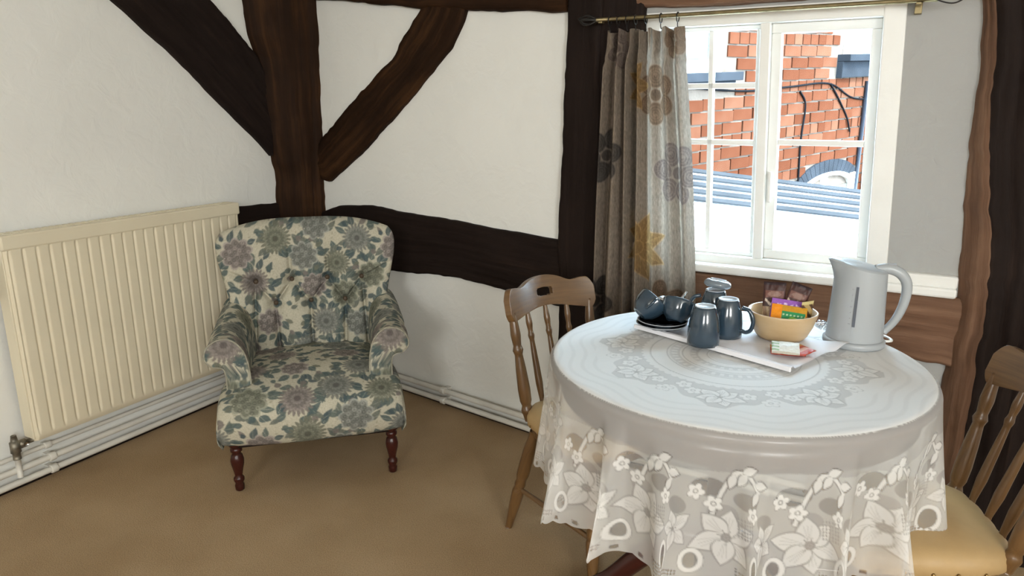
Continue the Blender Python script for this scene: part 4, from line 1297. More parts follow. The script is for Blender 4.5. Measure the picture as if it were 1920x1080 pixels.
def make_dining_chair():
    c = empty('dining_chair', (0, 0, 0), 0, None, 'chair', 'spindle back dining chairs at the round table')
    # padded seat
    def outline(a):
        x, y = math.cos(a), math.sin(a)
        k = (abs(x) ** 4.0 + abs(y) ** 4.0) ** (-1 / 4.0)
        w = 0.195 - 0.02 * (y * k + 0.3)
        return x * k * w, y * k * 0.19
    A = np.linspace(0, 2 * math.pi, 72, endpoint=False)
    ol = np.array([outline(a) for a in A])
    rows = []
    for f, z in ((0.02, .452), (0.3, .451), (0.6, .448), (0.82, .442), (0.93, .434), (0.985, .422), (1.0, .408), (0.995, .392), (0.97, .385), (0.5, .384), (0.02, .384)):
        w = 1 + (0.012 * np.sin(A * 18) if 0.9 < f < 1.0 else 0)
        rows.append(np.stack([ol[:, 0] * f * w, ol[:, 1] * f * w, np.full(72, z)], -1))
    seat = grid_obj('seat', np.stack(rows, 0), M['vinyl'], c, close_m=True)
    mb = MB(); mb.lathe([(0, 0), (.0045, .0), (.003, .003), (0, .004)], 8)
    st = None
    for k in range(0, 72, 3):
        x, y = ol[k]
        an = math.atan2(y, x)
        if st is None: st = mb.build('stud', M['stud'], seat); o = st
        else:
            o = st.copy(); COL.objects.link(o); o.parent = seat
        o.location = (x * 1.0, y * 1.0, 0.396)
        o.rotation_euler = (0, math.radians(90), an)
    mb = MB()
    mb.prism([(float(a) * 0.93, float(b) * 0.93) for a, b in ol], Matrix.Translation((0, 0, 0.355)), 0.032)
    mb.build('seat_base', M['chair_wood'], c, 0.005)
    # legs
    lp = [(0, .0115), (.06, .013), (.28, .019), (.40, .0205), (.44, .015), (.47, .020), (.50, .015), (.56, .0205), (.80, .0195), (.93, .015), (1, .014)]
    feet = {}
    for sx in (-1, 1):
        for sy in (-1, 1):
            p0, p1 = (sx * 0.178, sy * (0.215 if sy > 0 else 0.195), 0.0), (sx * 0.135, sy * 0.135, 0.36)
            mb = MB(); p, r = turned(p0, p1, lp); mb.tube(p, r, 14); mb.build('leg', M['chair_wood'], c)
            feet[(sx, sy)] = lambda t, p0=np.array(p0), p1=np.array(p1): p0 + (p1 - p0) * t
    sp = [(0, .007), (.35, .009), (.5, .0125), (.65, .009), (1, .007)]
    for sx in (-1, 1):
        mb = MB(); p, r = turned(feet[(sx, -1)](.42), feet[(sx, 1)](.42), sp, 20); mb.tube(p, r, 10); mb.build('stretcher', M['chair_wood'], c)
    a = (feet[(-1, -1)](.42) + feet[(-1, 1)](.42)) / 2; b = (feet[(1, -1)](.42) + feet[(1, 1)](.42)) / 2
    mb = MB(); p, r = turned(a, b, sp, 20); mb.tube(p, r, 10); mb.build('stretcher', M['chair_wood'], c)
    # crest rail: bent board with a hand hole
    def crest_y(x): return 0.258 - 0.048 * (x / 0.175) ** 2
    nx, nz = 124, 26
    xs = np.linspace(-0.175, 0.175, nx)
    V = []
    for x in xs:
        ax = abs(x) / 0.175
        top = 0.792 + 0.016 * math.exp(-(x / 0.075) ** 2) - 0.010 * math.exp(-((abs(x) - 0.10) / 0.03) ** 2) - 0.030 * max(0, (ax - 0.86) / 0.14) ** 2
        bot = 0.712 + 0.010 * math.cos(ax * math.pi) - 0.008 + 0.026 * max(0, (ax - 0.90) / 0.10) ** 2
        for j in range(nz):
            z = bot + (top - bot) * j / (nz - 1)
            V.append((x, crest_y(x) + (z - 0.70) * 0.28, z))
    F = []
    for i in range(nx - 1):
        for j in range(nz - 1):
            xm = (xs[i] + xs[i + 1]) / 2
            zm = (V[i * nz + j][2] + V[i * nz + j + 1][2]) / 2
            if (xm / 0.034) ** 4 + ((zm - 0.757) / 0.0125) ** 4 < 1: continue
            F.append((i * nz + j, (i + 1) * nz + j, (i + 1) * nz + j + 1, i * nz + j + 1))
    mb = MB(); mb.add(V, F, [(v[0], v[2]) for v in V])
    cr = mb.build('crest_rail', M['chair_wood'], c)
    so = cr.modifiers.new('solid', 'SOLIDIFY'); so.thickness = 0.021; so.offset = 0
    be = cr.modifiers.new('bevel', 'BEVEL'); be.width = 0.004; be.segments = 2; be.limit_method = 'ANGLE'; be.angle_limit = math.radians(50)
    # back posts and spindles
    pp = [(0, .012), (.06, .015), (.10, .0195), (.15, .014), (.19, .0185), (.30, .0195), (.48, .0165), (.62, .0125), (.66, .017), (.70, .0125), (.80, .016), (.92, .013), (1, .010)]
    ip = [(0, .007), (.10, .010), (.14, .0075), (.30, .0115), (.55, .0095), (.70, .0075), (.74, .011), (.78, .0075), (.86, .0105), (1, .006)]
    for x in (-0.155, -0.080, 0.0, 0.080, 0.155):
        outer = abs(x) > 0.12
        b0 = (x * 0.88, 0.168 - 0.25 * x * x, 0.385)
        t0 = (x, crest_y(x) + 0.005, 0.722)
        mb = MB(); p, r = turned(b0, t0, pp if outer else ip, 48); mb.tube(p, r, 14); mb.build('back_post' if outer else 'spindle', M['chair_wood'], c)
    return c
ch1 = make_dining_chair()
ch1.location = (0.258, 2.005, 0); ch1.rotation_euler = (0, 0, math.radians(35.6))
ch1['label'] = 'spindle back wooden chair left of the table, in front of the curtain'
ch2 = copy_tree(ch1)
ch2.location = (0.898, 1.470, 0); ch2.rotation_euler = (0, 0, math.radians(-99))
ch2['label'] = 'wooden chair with tan padded seat right of the table, before the black post'

# ------------------------------------------------------------------ things on the table
CZ = TZ + 0.005                                 # top of the cloth
def RT(x, y, z, rx=0, ry=0, rz=0):
    return Matrix.Translation((x, y, z)) @ Matrix.Rotation(rz, 4, 'Z') @ Matrix.Rotation(ry, 4, 'Y') @ Matrix.Rotation(rx, 4, 'X')

# tray, and the folded linen napkin spread over it
P1, P2, P3 = np.array((0.335, 1.852)), np.array((0.628, 1.522)), np.array((0.806, 1.752))
ex = (P2 - P1) / np.linalg.norm(P2 - P1); LX = np.linalg.norm(P2 - P1)
ey = np.array((-ex[1], ex[0])); LY = 0.25
trot = math.atan2(ex[1], ex[0])
tc = P1 + ex * LX / 2 + ey * LY / 2
tray = empty('serving_tray', (tc[0], tc[1], CZ), trot, 'low rectangular tray hidden under the white napkin', 'tray')
mb = MB(); mb.box((0, 0, 0.004), (LX - 0.02, LY - 0.02, 0.006)); mb.build('base', M['tray'], tray, 0.002)
nap = empty('napkin', (tc[0], tc[1], CZ + 0.006), trot, 'white linen napkin spread under the cups and bowl', 'napkin')
n, m = 120, 80
A, B = np.meshgrid(np.linspace(-.5, .5, n), np.linspace(-.5, .5, m), indexing='ij')
xx, yy = A * LX * 1.02, B * LY * 1.02
g = np.stack([xx, yy, 0 * xx], -1)
left = sstep(0.30, 0.5, -A); rightb = sstep(0.36, 0.5, A)
xx = xx - 0.080 * left * sstep(-0.1, 0.5, B) + 0.020 * rightb * sstep(0.0, .5, B)
yy = yy + 0.020 * left
edge = np.minimum(np.minimum(0.5 - np.abs(A), 1) * LX, (0.5 - np.abs(B)) * LY)
zz = 0.004 + 0.0015 * vnoise(g, 22, 101) * (edge > 0.01) + 0.006 * np.exp(-((B + 0.47) / 0.03) ** 2)
zz = zz + 0.016 * rightb * sstep(0.1, .5, B) + 0.004 * vnoise(g, 30, 102) * np.maximum(left, rightb)
zz = np.maximum(zz, 0.003)
P = np.stack([xx, yy, zz], -1)
grid_obj('cloth', P, M['linen'], nap)
mb = MB()
mb.box((0, -LY * 0.505, 0.0035), (LX * 1.015, 0.006, 0.012)); mb.box((0, -LY * 0.51, 0.006), (LX * 0.99, 0.004, 0.004))
mb.build('folded_edge', M['linen'], nap, 0.003)
NZ = CZ + 0.0125                                # top of the napkin

def mug_profile(hh=0.097, r0=0.027, r1=0.039):
    """upside-down mug: mouth at z=0, foot at the top"""
    o = [(r1, 0.0), (r1 + .0008, 0.012), (r1, 0.035), (r1 - .003, 0.060), (r0 + .004, 0.080), (r0, hh - .004), (r0 - .002, hh), (r0 - .006, hh), (r0 - .008, hh - .003), (0.0, hh - .003)]
    i = [(0.0, hh - .008), (r0 - .006, hh - .010), (r1 - .006, 0.055), (r1 - .0035, 0.0)]
    return i[:], o
def mug(name, x, y, rz, label, tilt=(0, 0)):
    t = empty(name, (x, y, NZ), rz, label, 'mug', 'blue mugs upside down on the napkin')
    i, o = mug_profile()
    mb = MB(); mb.lathe(i + o, 40); b = mb.build('body', M['glaze'], t)
    mb = MB(); mb.lathe([(0.019, .0945), (0.0252, .0945), (0.0252, .0985), (0.0235, .0988), (0.020, .0975), (0.019, .0955)], 32); mb.build('foot_ring', M['glaze_ring'], t)
    pts = smooth_path([(0.036, 0, 0.080), (0.055, 0, 0.074), (0.066, 0, 0.050), (0.062, 0, 0.026), (0.050, 0, 0.017), (0.037, 0, 0.020)], 26)
    mb = MB(); mb.tube(pts, 0.0052, 10); mb.build('handle', M['glaze'], t)
    return t
mug('mug', 0.476, 1.695, math.radians(72), 'upturned blue mug nearest the front, with its handle turned away')
mug('mug', 0.553, 1.762, math.radians(-35), 'upturned blue mug with its handle towards the wooden bowl')
mug('mug', 0.545, 1.855, math.radians(165), 'upturned blue mug at the back, under a tilted lid')
# tilted lid-like upturned dish on the rear mug
lid = empty('glazed_lid', (0.548, 1.852, NZ + 0.1015), 0, 'grey blue glazed lid lying tilted on the rear mug', 'lid')
Mx = RT(0, 0, 0.006, math.radians(-6), math.radians(9), 0)
mb = MB(); mb.lathe([(0.0, -.002), (0.030, -.002), (0.036, .003), (0.0365, .008), (0.033, .014), (0.026, .018), (0.0, .019)], 36, Mx); mb.build('body', M['glaze_pale'], lid)
mb = MB(); mb.lathe([(0.017, .0180), (0.021, .0180), (0.021, .0205), (0.017, .0205), (0.017, .0180)], 30, Mx); mb.build('foot_ring', M['glaze_ring'], lid)

# saucers and cups
SX, SY = 0.398, 1.822
for k in range(2):
    sc = empty('saucer', (SX + 0.004 * k, SY + 0.003 * k, NZ + 0.0078 * k), 0, ('lower', 'upper')[k] + ' of the two stacked blue saucers under the teacups', 'saucer', 'stacked blue saucers')
    mb = MB(); mb.lathe([(0.0, .003), (0.024, .003), (0.026, .0), (0.031, .0), (0.034, .004), (0.052, .010), (0.066, .0155), (0.0665, .0168), (0.064, .0172), (0.050, .0125), (0.032, .0070), (0.0, .0062)], 48)
    mb.build('dish', M['glaze'], sc)
    mb = MB(); mb.lathe([(0.0645, .0165), (0.0668, .0160), (0.0672, .0170), (0.0655, .0180), (0.0645, .0165)], 48); mb.build('rim', M['glaze_ring'], sc)
def cup(x, y, z, axis, spin, label, sc=1.0):
    """axis: where the mouth points"""
    t = empty('teacup', (x, y, z), 0, label, 'cup', 'blue teacups tumbled on the saucers')
    q = Vector(axis).normalized().to_track_quat('Z', 'Y').to_matrix().to_4x4() @ Matrix.Rotation(spin, 4, 'Z') @ Matrix.Scale(sc, 4)
    mb = MB(); mb.lathe([(0.0, .004), (0.015, .004), (0.017, .0), (0.021, .0), (0.023, .004), (0.033, .014), (0.0395, .030), (0.0425, .050), (0.0430, .056), (0.0418, .0572), (0.0405, .056)], 40, q)
    mb.build('body', M['glaze'], t)
    mb = MB(); mb.lathe([(0.0, .0085), (0.018, .009), (0.030, .0175), (0.037, .032), (0.0400, .050), (0.0406, .0562)], 40, q); mb.build('inside', M['glaze_in'], t)
    mb = MB()
    pts = smooth_path([(0.037, 0, 0.045), (0.055, 0, 0.048), (0.063, 0, 0.036), (0.055, 0, 0.022), (0.034, 0, 0.018)], 22)
    mb.tube([tuple(q @ Vector(p)) for p in pts], 0.0036, 10); mb.build('handle', M['glaze'], t)
    return t
cup(SX - 0.058, SY + 0.008, NZ + 0.037, (0.72, 0.25, 0.62), math.radians(150), 'left blue teacup lying tilted on the saucers')
cup(SX + 0.027, SY - 0.026, NZ + 0.027, (0.30, 0.40, 0.84), math.radians(-95), 'right blue teacup lying tilted beside the front mug')
cup(SX + 0.040, SY + 0.080, NZ + 0.001, (0.10, 0.05, 0.99), math.radians(60), 'upright teacup behind the saucers, holding the teaspoons')
for k, (dx, dy, ln) in enumerate(((0.030, -0.004, 0.105), (0.036, 0.010, 0.112))):
    sp = empty('teaspoon', (SX + 0.040, SY + 0.080, NZ + 0.012), 0, ('steel teaspoon leaning in the rear cup, the left of two', 'steel teaspoon leaning in the rear cup, the right of two')[k], 'spoon', 'teaspoons in the rear cup')
    a = np.array((-dx * 0.4, -dy, 0.0)); b = np.array((dx * 1.25, dy * 1.2, 0.062 + 0.004 * k))
    mb = MB(); mb.tube(smooth_path([a, (a + b) / 2, b], 16), np.linspace(0.0018, 0.0032, 16), 8); mb.build('handle', M['steel'], sp)
    mb = MB(); mb.lathe([(0, -.003), (.006, -.002), (.0085, 0.0), (.0075, .0008), (0, -.001)], 16, Matrix.Translation(tuple(a)) @ Matrix.Rotation(0.9, 4, 'Y')); mb.build('bowl', M['steel'], sp)

# wooden bowl with sachets
BX, BY = 0.690, 1.752
bowl = empty('wooden_bowl', (BX, BY, NZ), 0, 'pale round wooden bowl holding the sachets', 'bowl')
mb = MB(); mb.lathe([(0.0, .002), (0.050, .002), (0.056, .001), (0.064, .010), (0.076, .036), (0.0845, .066), (0.0852, .0695), (0.083, .0712), (0.0795, .070), (0.071, .040), (0.058, .014), (0.0, .010)], 56); mb.build('body', M['bowl'], bowl)

def paint_rect(cols):
    """cols: callable (u,v in 0..1 arrays) -> rgb array"""
    return cols
def sachet(name, c, ux, uy, w, h, paint, label, cat='sachet', puff=0.004, group='sachets in and by the wooden bowl'):
    """pillow packet: centre c, unit axes ux (width) and uy (height)"""
    ux = np.asarray(ux, float) / np.linalg.norm(ux); uy = np.asarray(uy, float)
    uy = uy - ux * np.dot(ux, uy); uy /= np.linalg.norm(uy)
    nn = np.cross(ux, uy)
    n, m = 40, 46
    U, V = np.meshgrid(np.linspace(0, 1, n), np.linspace(0, 1, m), indexing='ij')
    E = (np.clip(4 * U * (1 - U), 0, 1) * np.clip(4 * V * (1 - V), 0, 1)) ** 0.5
    g = np.stack([U, V, 0 * U], -1)
    wr = 0.0008 * vnoise(g, 9, int(c[0] * 977) % 97)
    base = ((U - .5) * w)[..., None] * ux + ((V - .5) * h)[..., None] * uy
    f = base + (puff * E + wr)[..., None] * nn; b = base - (puff * E - wr + 0.0004)[..., None] * nn
    Vx = np.vstack([f.reshape(-1, 3), b.reshape(-1, 3)])
    F = np.vstack([grid_faces(n, m), grid_faces(n, m, base=n * m, flip=True)])
    col = paint(U, V).reshape(-1, 3)
    o = link(name, quad_mesh(name, Vx, F, col=np.vstack([col, col])), M['printed_paper'])
    o.location = c
    return tag(o, label, cat, group)
def choco(U, V):
    c = np.ones(U.shape + (3,)) * (0.060, 0.026, 0.022)
    c[V > .93] = (0.030, 0.016, 0.018)
    c[(V > .62) & (V < .80) & (np.abs(U - .5) < .42)] = (0.16, 0.070, 0.055)
    c[((U - .5) / .30) ** 2 + ((V - .70) / .07) ** 2 < 1] = (0.26, 0.15, 0.12)
    k = (np.abs(V - .50 - .05 * np.sin(U * 14)) < .035) & (np.abs(U - .5) < .40); c[k] = (0.62, 0.50, 0.40)
    c[(V < .40)] = (0.34, 0.22, 0.14)
    c[(V < .40) & (np.sin(U * 22 + V * 9) > .3)] = (0.55, 0.42, 0.26)
    return c
def purple(U, V):
    c = np.ones(U.shape + (3,)) * (0.30, 0.12, 0.46)
    c[(np.abs(V - .78 - .03 * np.sin(U * 20)) < .07) & (np.abs(U - .5) < .38) & (np.sin(U * 34) > -.2)] = (0.70, 0.52, 0.78)
    c[V < .2] = (0.62, 0.45, 0.68)
    return c
def orange_green(U, V):
    c = np.ones(U.shape + (3,)) * (0.78, 0.27, 0.02)
    g = (U > .30) & (V < .74) & (U < .97); c[g] = (0.035, 0.26, 0.10)
    c[(U > .30) & (V >= .74)] = (0.55, 0.28, 0.03)
    c[g & (((U - .62) / .13) ** 2 + ((V - .42) / .12) ** 2 < 1)] = (0.22, 0.48, 0.06)
    c[g & (np.abs(V - .60) < .025) & (np.sin(U * 60) > -.3)] = (0.45, 0.62, 0.40)
    return c
def gold_dark(U, V):
    c = np.ones(U.shape + (3,)) * (0.45, 0.32, 0.14)
    c[np.sin(U * 9 + V * 16) > .25] = (0.10, 0.055, 0.035)
    c[V > .9] = (0.62, 0.52, 0.25)
    return c
def red_pack(U, V):
    c = np.ones(U.shape + (3,)) * (0.50, 0.075, 0.045)
    c[V > .7] = (0.58, 0.28, 0.09)
    c[(np.abs(U - .5) < .3) & (np.abs(V - .4) < .12)] = (0.66, 0.35, 0.28)
    return c
def white_pack(U, V):
    c = np.ones(U.shape + (3,)) * (0.74, 0.76, 0.72)
    c[(U < .28) & (np.sin(V * 26 + U * 10) > 0)] = (0.38, 0.55, 0.36)
    c[V < .10] = (0.55, 0.50, 0.42)
    return c
VR = np.array((0.93, -0.36, 0)) * 1.0            # roughly across the view at the bowl
VR = np.array((0.966, -0.26, 0.0))
VD = np.array((-0.26, -0.966, 0.0))              # towards the viewer
bz = NZ + 0.062
bc = np.array((BX, BY, 0.0))
sachet('drink_sachet', tuple(bc + VR * -0.020 + VD * -0.030 + (0, 0, bz + 0.020)), VR, (-VR * 0.06 - VD * 0.25 + (0, 0, 1)), 0.055, 0.105, choco, 'dark brown drink sachet standing upright at the left in the bowl')
sachet('drink_sachet', tuple(bc + VR * 0.030 + VD * -0.026 + (0, 0, bz + 0.020)), VR + np.array((0, 0, -0.34)), (VR * 0.32 - VD * 0.25 + (0, 0, 1)), 0.052, 0.105, choco, 'dark brown drink sachet leaning to the right in the bowl')
sachet('drink_sachet', tuple(bc + VR * 0.010 + VD * 0.000 + (0, 0, bz + 0.000)), VR + np.array((0, 0, -0.10)), (VR * 0.1 - VD * 0.35 + (0, 0, 1)), 0.080, 0.070, purple, 'purple sachet in the middle of the bowl')
sachet('tea_packet', tuple(bc + VR * 0.012 + VD * 0.024 + (0, 0, bz - 0.004)), VR + np.array((0, 0, -0.10)), (VR * 0.1 - VD * 0.5 + (0, 0, 1)), 0.085, 0.062, orange_green, 'orange and green tea packet at the front of the bowl', 'packet')
sachet('drink_sachet', tuple(bc + VR * 0.056 + VD * -0.002 + (0, 0, bz - 0.002)), VR * 0.6 + VD * -0.5, (VR * 0.25 - VD * 0.1 + (0, 0, 1)), 0.040, 0.075, gold_dark, 'gold and brown sachet at the right edge of the bowl')
fx, fy = 0.640, 1.600
sachet('sugar_sachet', (fx + 0.022, fy + 0.028, NZ + 0.0055), (0.95, -0.30, 0.02), (0.30, 0.95, 0.06), 0.078, 0.062, red_pack, 'red and orange sachet lying before the bowl', puff=0.004)
sachet('sugar_sachet', (fx + 0.045, fy + 0.010, NZ + 0.0130), (0.75, 0.62, 0.02), (-0.62, 0.75, 0.10), 0.060, 0.050, red_pack, 'small red sachet under the right side of the white one', puff=0.003)
sachet('milk_sachet', (fx + 0.006, fy + 0.002, NZ + 0.0205), (0.92, -0.30, 0.0), (0.38, 0.86, 0.30), 0.062, 0.050, white_pack, 'white and green sachet on top of the red ones', puff=0.005)
# twisted clear wrapper at the napkin's right corner
mb = MB()
for k in range(9):
    a = k * 0.7
    mb.tube(smooth_path([(0.012 * math.cos(a), 0.012 * math.sin(a), 0.004), (0.02 * math.cos(a + .6), 0.016 * math.sin(a + .6), 0.012 + 0.003 * (k % 3)), (0.010 * math.cos(a + 1.4), 0.012 * math.sin(a + 1.4), 0.020)], 8), [0.003, .004, .005, .005, .005, .004, .003, .002], 6)
o = mb.build('sweet_wrapper', M['cellophane']); o.location = (0.812, 1.778, NZ + 0.010)
tag(o, 'small crumpled clear wrapper between the bowl and the kettle', 'wrapper')

# kettle
KX, KY = 0.872, 1.738
ket = empty('kettle', (KX, KY, CZ), math.radians(-16), 'white plastic electric kettle, greyed with painted shade, on the right of the table', 'kettle')
mb = MB(); mb.lathe([(0.0, 0.0), (0.071, 0.0), (0.0735, 0.004), (0.0735, 0.013), (0.069, 0.017), (0.0, 0.017)], 48); mb.build('power_base', M['kettle'], ket)
n, m = 40, 64
rows = []
for k in range(n):
    t = k / (n - 1)
    r = 0.0685 - 0.0105 * t - 0.0012 * math.cos(t * math.pi)
    row = []
    for j in range(m):
        a = 2 * math.pi * j / m
        sp = max(0.0, math.cos(a - math.pi)) ** 14              # spout on the left
        rr_ = r + sp * 0.020 * max(0, (t - 0.72) / 0.28) ** 1.6
        zt_ = 0.018 + t * (0.180 + 0.012 * math.cos(a - math.pi) + 0.006 * sp)
        row.append((rr_ * math.cos(a), rr_ * math.sin(a), zt_))
    rows.append(row)
P = np.array(rows)
grid_obj('body', P, M['kettle'], ket, close_m=True, flip=True)
top = P[-1]; c0 = top.mean(0)
rows = [top, c0 + (top - c0) * 0.95 + (0, 0, 0.004), c0 + (top - c0) * 0.86 + (0, 0, 0.0065), c0 + (top - c0) * 0.5 + (0, 0, 0.0085), c0 + (top - c0) * 0.02 + (0, 0, 0.009)]
grid_obj('lid', np.array(rows), M['kettle'], ket, close_m=True, flip=True)
hp = smooth_path([(0.030, 0, 0.196), (0.060, 0, 0.198), (0.088, 0, 0.187), (0.105, 0, 0.160), (0.104, 0, 0.115), (0.090, 0, 0.070), (0.066, 0, 0.034)], 40)
mb = MB(); mb.tube(hp, np.interp(np.linspace(0, 1, 40), [0, .15, .35, .7, 1], [.010, .013, .013, .011, .009]), 14, up=(0, 1, 0))
h = mb.build('handle', M['kettle'], ket)
mb = MB(); mb.box((0.066, 0, 0.2085), (0.022, 0.012, 0.005)); mb.build('switch', M['kettle_grey'], h, 0.002)
ga = math.radians(-104)
mb = MB()
pts = []
for z in (0.055, 0.065, 0.15, 0.160): pts.append((0.0, 0.0, z))
for z0, z1, wd in ((0.060, 0.160, 0.0032),):
    for q in range(8):
        za, zb = z0 + (z1 - z0) * q / 8, z0 + (z1 - z0) * (q + 1) / 8
        ra, rb = 0.0685 - 0.0105 * (za - .018) / .19 + .0012, 0.0685 - 0.0105 * (zb - .018) / .19 + .0012
        V8 = [(math.cos(ga + s_ * wd / .065) * (r_ + o_), math.sin(ga + s_ * wd / .065) * (r_ + o_), z_) for s_ in (-1, 1) for o_ in (-.004, .0006) for r_, z_ in ((ra, za), (rb, zb))]
        mb.hexa(V8)
mb.build('water_gauge', M['kettle_dark'], ket)
mb = MB()
for q in range(7):
    z_ = 0.066 + 0.0145 * q
    r_ = 0.0685 - 0.0105 * (z_ - .018) / .19 + .0009
    a0 = ga - 0.16
    mb.hexa([(math.cos(a0 + s_ * (.035 if q % 3 == 0 else .022)) * (r_ + o_), math.sin(a0 + s_ * (.035 if q % 3 == 0 else .022)) * (r_ + o_), z_ + d_) for s_ in (-1, 1) for o_ in (-.003, .0004) for d_ in (-.0008, .0008)])
mb.build('gauge_marks', M['kettle_grey'], ket)
mb = MB(); mb.tube(smooth_path([(0.068, 0.01, 0.008), (0.085, 0.012, 0.008), (0.095, 0.03, 0.006), (0.090, 0.06, 0.005), (0.07, 0.085, 0.005)], 24), 0.0032, 8); mb.build('power_cord', M['white_paint'], ket)

# ------------------------------------------------------------------ outside the window
BO = np.array((1.379, 4.596)); BD = np.array((0.743, 0.669)); BI = np.array((0.669, -0.743))
FO = Frame(BO, BD, BI)
TIL = 0.05
def OP(s, z, o=0.0): return FO(s, np.asarray(z) + np.asarray(s) * TIL, o)
house = empty('brick_house', (BO[0], BO[1], 0.0), 0, 'red brick house across the yard, seen through the window', 'house')
HO = np.array((BO[0], BO[1], 0.0))
OPEN = [(1.44, 2.00, 1.640, 2.20), (-0.80, -0.22, 1.545, 2.20)]           # upper windows (s0,s1,z0,z1), z before tilt
SILL = [(1.36, 2.12, 1.475, 1.640), (-0.90, -0.07, 1.465, 1.545)]
ARC = (0.90, 1.84, 0.45, 0.64, 0.785)                                     # arched opening: s0,s1,z0,spring,crown
def arc_z(s):
    t = (s - (ARC[0] + ARC[1]) / 2) / ((ARC[1] - ARC[0]) / 2)
    return ARC[3] + (ARC[4] - ARC[3]) * math.sqrt(max(0, 1 - t * t)) if abs(t) < 1 else -9
mb = MB()
mb.hexa([OP(s, z, o) - HO for s in (-1.25, 5.5) for o in (-0.35, 0.004) for z in (-2.5, 2.16)])
mb.build('mortar_wall', M['mortar'], house)
bw, bh, jt = 0.215, 0.065, 0.011
mb = MB(); mb.box((0, 0, 0), (bw, 0.03, bh)); proto_long = mb.build('brick', M['brick'], house); 
mb = MB(); mb.box((0, 0, 0), (0.1025, 0.03, bh)); proto_half = mb.build('brick', M['brick'], house)
rest = MB()
BR = Matrix(((BD[0], -BI[0], 0), (BD[1], -BI[1], 0), (TIL, 0, 1))).to_4x4()
count = 0
rb = random.Random(5)
used = {0: False, 1: False}
for r in range(-22, 20):
    z = 0.60 + r * (bh + jt)
    s = -1.25 + (0.113 if r % 2 else 0.0)
    head = (r % 4 == 3)
    while s < 5.0:
        ln = 0.1025 if head else bw
        c = s + ln / 2
        s += ln + jt
        blocked = any(a - ln * .45 < c < b + ln * .45 and z0 - bh * .5 < z < z1 + bh * .5 for a, b, z0, z1 in OPEN + SILL)
        if not blocked and ARC[0] - 0.06 < c < ARC[1] + 0.06 and ARC[2] - 0.5 < z < arc_z(min(max(c, ARC[0] + .01), ARC[1] - .01)) + 0.10: blocked = True
        if blocked: continue
        oo = rb.uniform(-0.004, 0.003)
        p = OP(c, z, oo) - HO
        view = -0.62 < c < 2.5 and 0.56 < z < 2.0
        if view and count < 298:
            k = 1 if head else 0
            src = proto_half if k else proto_long
            if not used[k]: o = src; used[k] = True
            else:
                o = src.copy(); COL.objects.link(o); o.parent = house
            o.matrix_local = Matrix.Translation(tuple(p)) @ BR
            count += 1
        else:
            V8 = [OP(c + a * ln / 2, z + e * bh / 2, oo + d_ * 0.015) - HO for a in (-1, 1) for d_ in (-1, 1) for e in (-1, 1)]
            rest.hexa(V8)
ro = rest.build('brickwork', M['brick'], house); ro['kind'] = 'stuff'
def opart(name, mat, boxes, parent=house, bevel=0.004):
    mb = MB()
    for s0, s1, z0, z1, o0, o1 in boxes: mb.hexa([OP(s, z, o) - HO for s in (s0, s1) for o in (o0, o1) for z in (z0, z1)])
    return mb.build(name, mat, parent, bevel)
for (a, b, z0, z1), (sa, sb, sz0, sz1) in zip(OPEN, SILL):
    w = opart('window', M['white_paint'], [(a, b, z0, z0 + 0.075, -0.02, 0.045), (a, b, z1 - 0.06, z1, -0.02, 0.035), (a, a + 0.085, z0, z1, -0.02, 0.035), (b - 0.10, b, z0, z1, -0.02, 0.035)])
    opart('pane', M['far_glass'], [(a + 0.08, b - 0.08, z0 + 0.08, z1 - 0.05, 0.012, 0.016)], w, 0)
    opart('blind', M['blind'], [(a + 0.08, b - 0.08, z0 + 0.08, z1 - 0.05, 0.005, 0.008)], w, 0)
    opart('stone_sill', M['slate'], [(sa, sb, sz0, sz1 - 0.05, -0.02, 0.05), (sa, sb, sz1 - 0.05, sz1, -0.02, 0.10)])
# arched opening: dark arch of headers, white frame inside
na = 22
for k in range(na):
    t0, t1 = math.pi * k / na, math.pi * (k + 0.93) / na
    cx = (ARC[0] + ARC[1]) / 2; rx = (ARC[1] - ARC[0]) / 2; rz = ARC[4] - ARC[3]
    mb = MB()
    V8 = [OP(cx - rx * f * math.cos(t), ARC[3] + (rz + (f - 1) * rx) * math.sin(t), o) - HO for t in (t0, t1) for o in (-0.05, 0.022) for f in (1.0, 1.20)]
    mb.hexa(V8); mb.build('arch_brick', M['slate'], house)
aw = opart('window', M['white_paint'], [(ARC[0], ARC[0] + 0.05, ARC[2] - .3, ARC[3] + .05, -0.02, 0.03), (ARC[1] - 0.09, ARC[1], ARC[2] - .3, ARC[3] + .10, -0.02, 0.03), (1.28, 1.35, ARC[2] - .3, ARC[4] - .03, -0.02, 0.03)])
mb = MB()
for k in range(16):
    t0, t1 = math.pi * k / 16, math.pi * (k + 1) / 16
    cx = (ARC[0] + ARC[1]) / 2; rx = (ARC[1] - ARC[0]) / 2; rz = ARC[4] - ARC[3]
    mb.hexa([OP(cx - rx * f * math.cos(t), ARC[3] + rz * f * math.sin(t), o) - HO for t in (t0, t1) for o in (-0.02, 0.03) for f in (0.82, 1.0)])
mb.build('head_frame', M['white_paint'], aw)
opart('pane', M['blind'], [(ARC[0] + .03, ARC[1] - .03, ARC[2] - .3, ARC[3] + 0.02, 0.006, 0.012)], aw, 0)
mb = MB(); mb.tube([OP(2.02, z, 0.06) - HO for z in (-1.5, 0.5, 1.35, 1.36, 1.40)], [.034, .034, .034, .045, .045], 14); mb.build('drainpipe', M['iron_blue'], house)
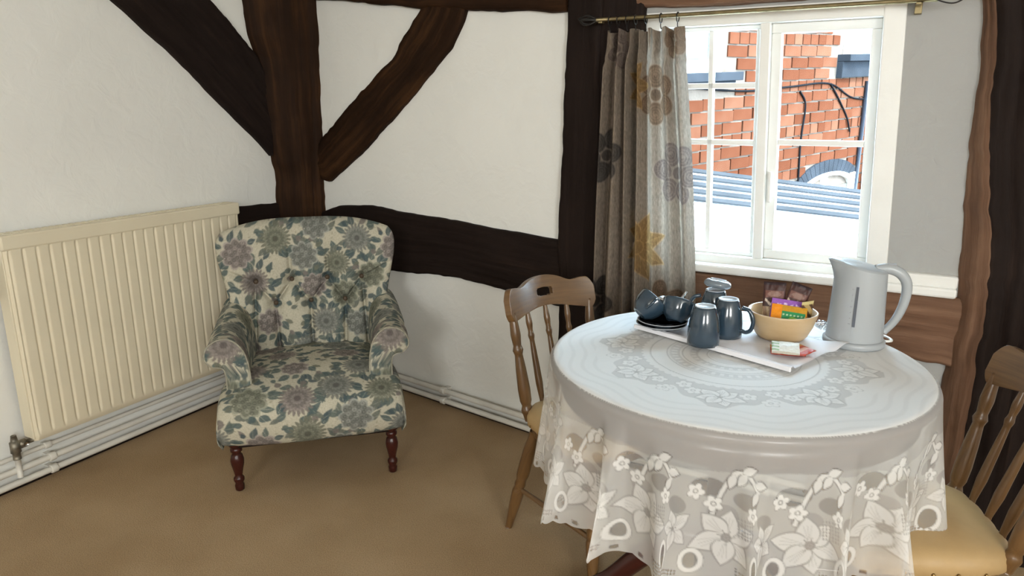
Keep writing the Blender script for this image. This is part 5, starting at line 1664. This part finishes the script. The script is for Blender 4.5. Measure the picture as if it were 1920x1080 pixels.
mb = MB(); mb.tube([OP(1.86, z, 0.03) - HO for z in (-1.5, 0.5, 1.44)], .016, 10); mb.build('drainpipe', M['iron_blue'], house)
for pts in ([(-1.0, 1.46), (0.0, 1.43), (0.65, 1.467), (1.233, 1.50), (1.695, 1.40), (2.4, 1.42)], [(0.80, 1.44), (0.88, 1.38), (0.90, 1.30), (0.88, 1.10), (0.90, 0.80)], [(1.25, 1.50), (1.40, 1.40), (1.58, 1.26), (1.66, 1.15)]):
    mb = MB(); mb.tube(smooth_path([OP(s, z - s * TIL, 0.022) - HO for s, z in pts], 40), 0.0065, 6); mb.build('cable', M['cable'], house)

# low roof just outside the sill
roof = empty('lean_to_roof', FW(0.5, 0.7, -0.8), 0, 'sunlit pale low roof just outside the window', 'roof')
ROo = FW(0.5, 0.7, -0.8)
def roof_z(o, s): return 0.735 + (-o - 0.2) * 0.160 - (s - 0.5) * 0.085 * np.clip((-o - 0.2) / 1.3, 0, 1)
NS = 12
for k in range(NS):
    oa, ob_ = -0.2 - 1.35 * k / NS, -0.2 - 1.35 * (k + 1.12) / NS
    slate_row = k >= 7 and k % 1 == 0
    mb = MB()
    mb.hexa([FW(s, roof_z(o, s) + lift + dz, o) - ROo for s in (-2.2, 3.2) for o, lift in ((oa, 0.012), (ob_, -0.004)) for dz in (-0.014, 0.0)])
    mb.build('roof_sheet', M['roof_white'], roof)
    if slate_row:
        mb = MB()
        om = oa * 0.5 + ob_ * 0.5
        mb.hexa([FW(s, roof_z(o, s) + 0.008 + dz, o) - ROo for s in (-2.2, 3.2) for o in (oa * .80 + ob_ * .20, oa * .35 + ob_ * .65) for dz in (0.0, 0.007)])
        mb.build('slate_strip', M['slate_light'], roof)
mb = MB()
mb.hexa([FW(s, z, o) - ROo for s in (-2.2, 3.2) for o in (-1.62, -1.54) for z in (-2.0, 0.90)])
mb.build('rear_wall', M['mortar'], roof)
mb = MB(); mb.box((2.0, 7.0, -2.4), (24, 24, 0.1)); tag(mb.build('yard_ground', M['mortar']), 'pale paved ground of the yard far below the window', 'ground', kind='structure')
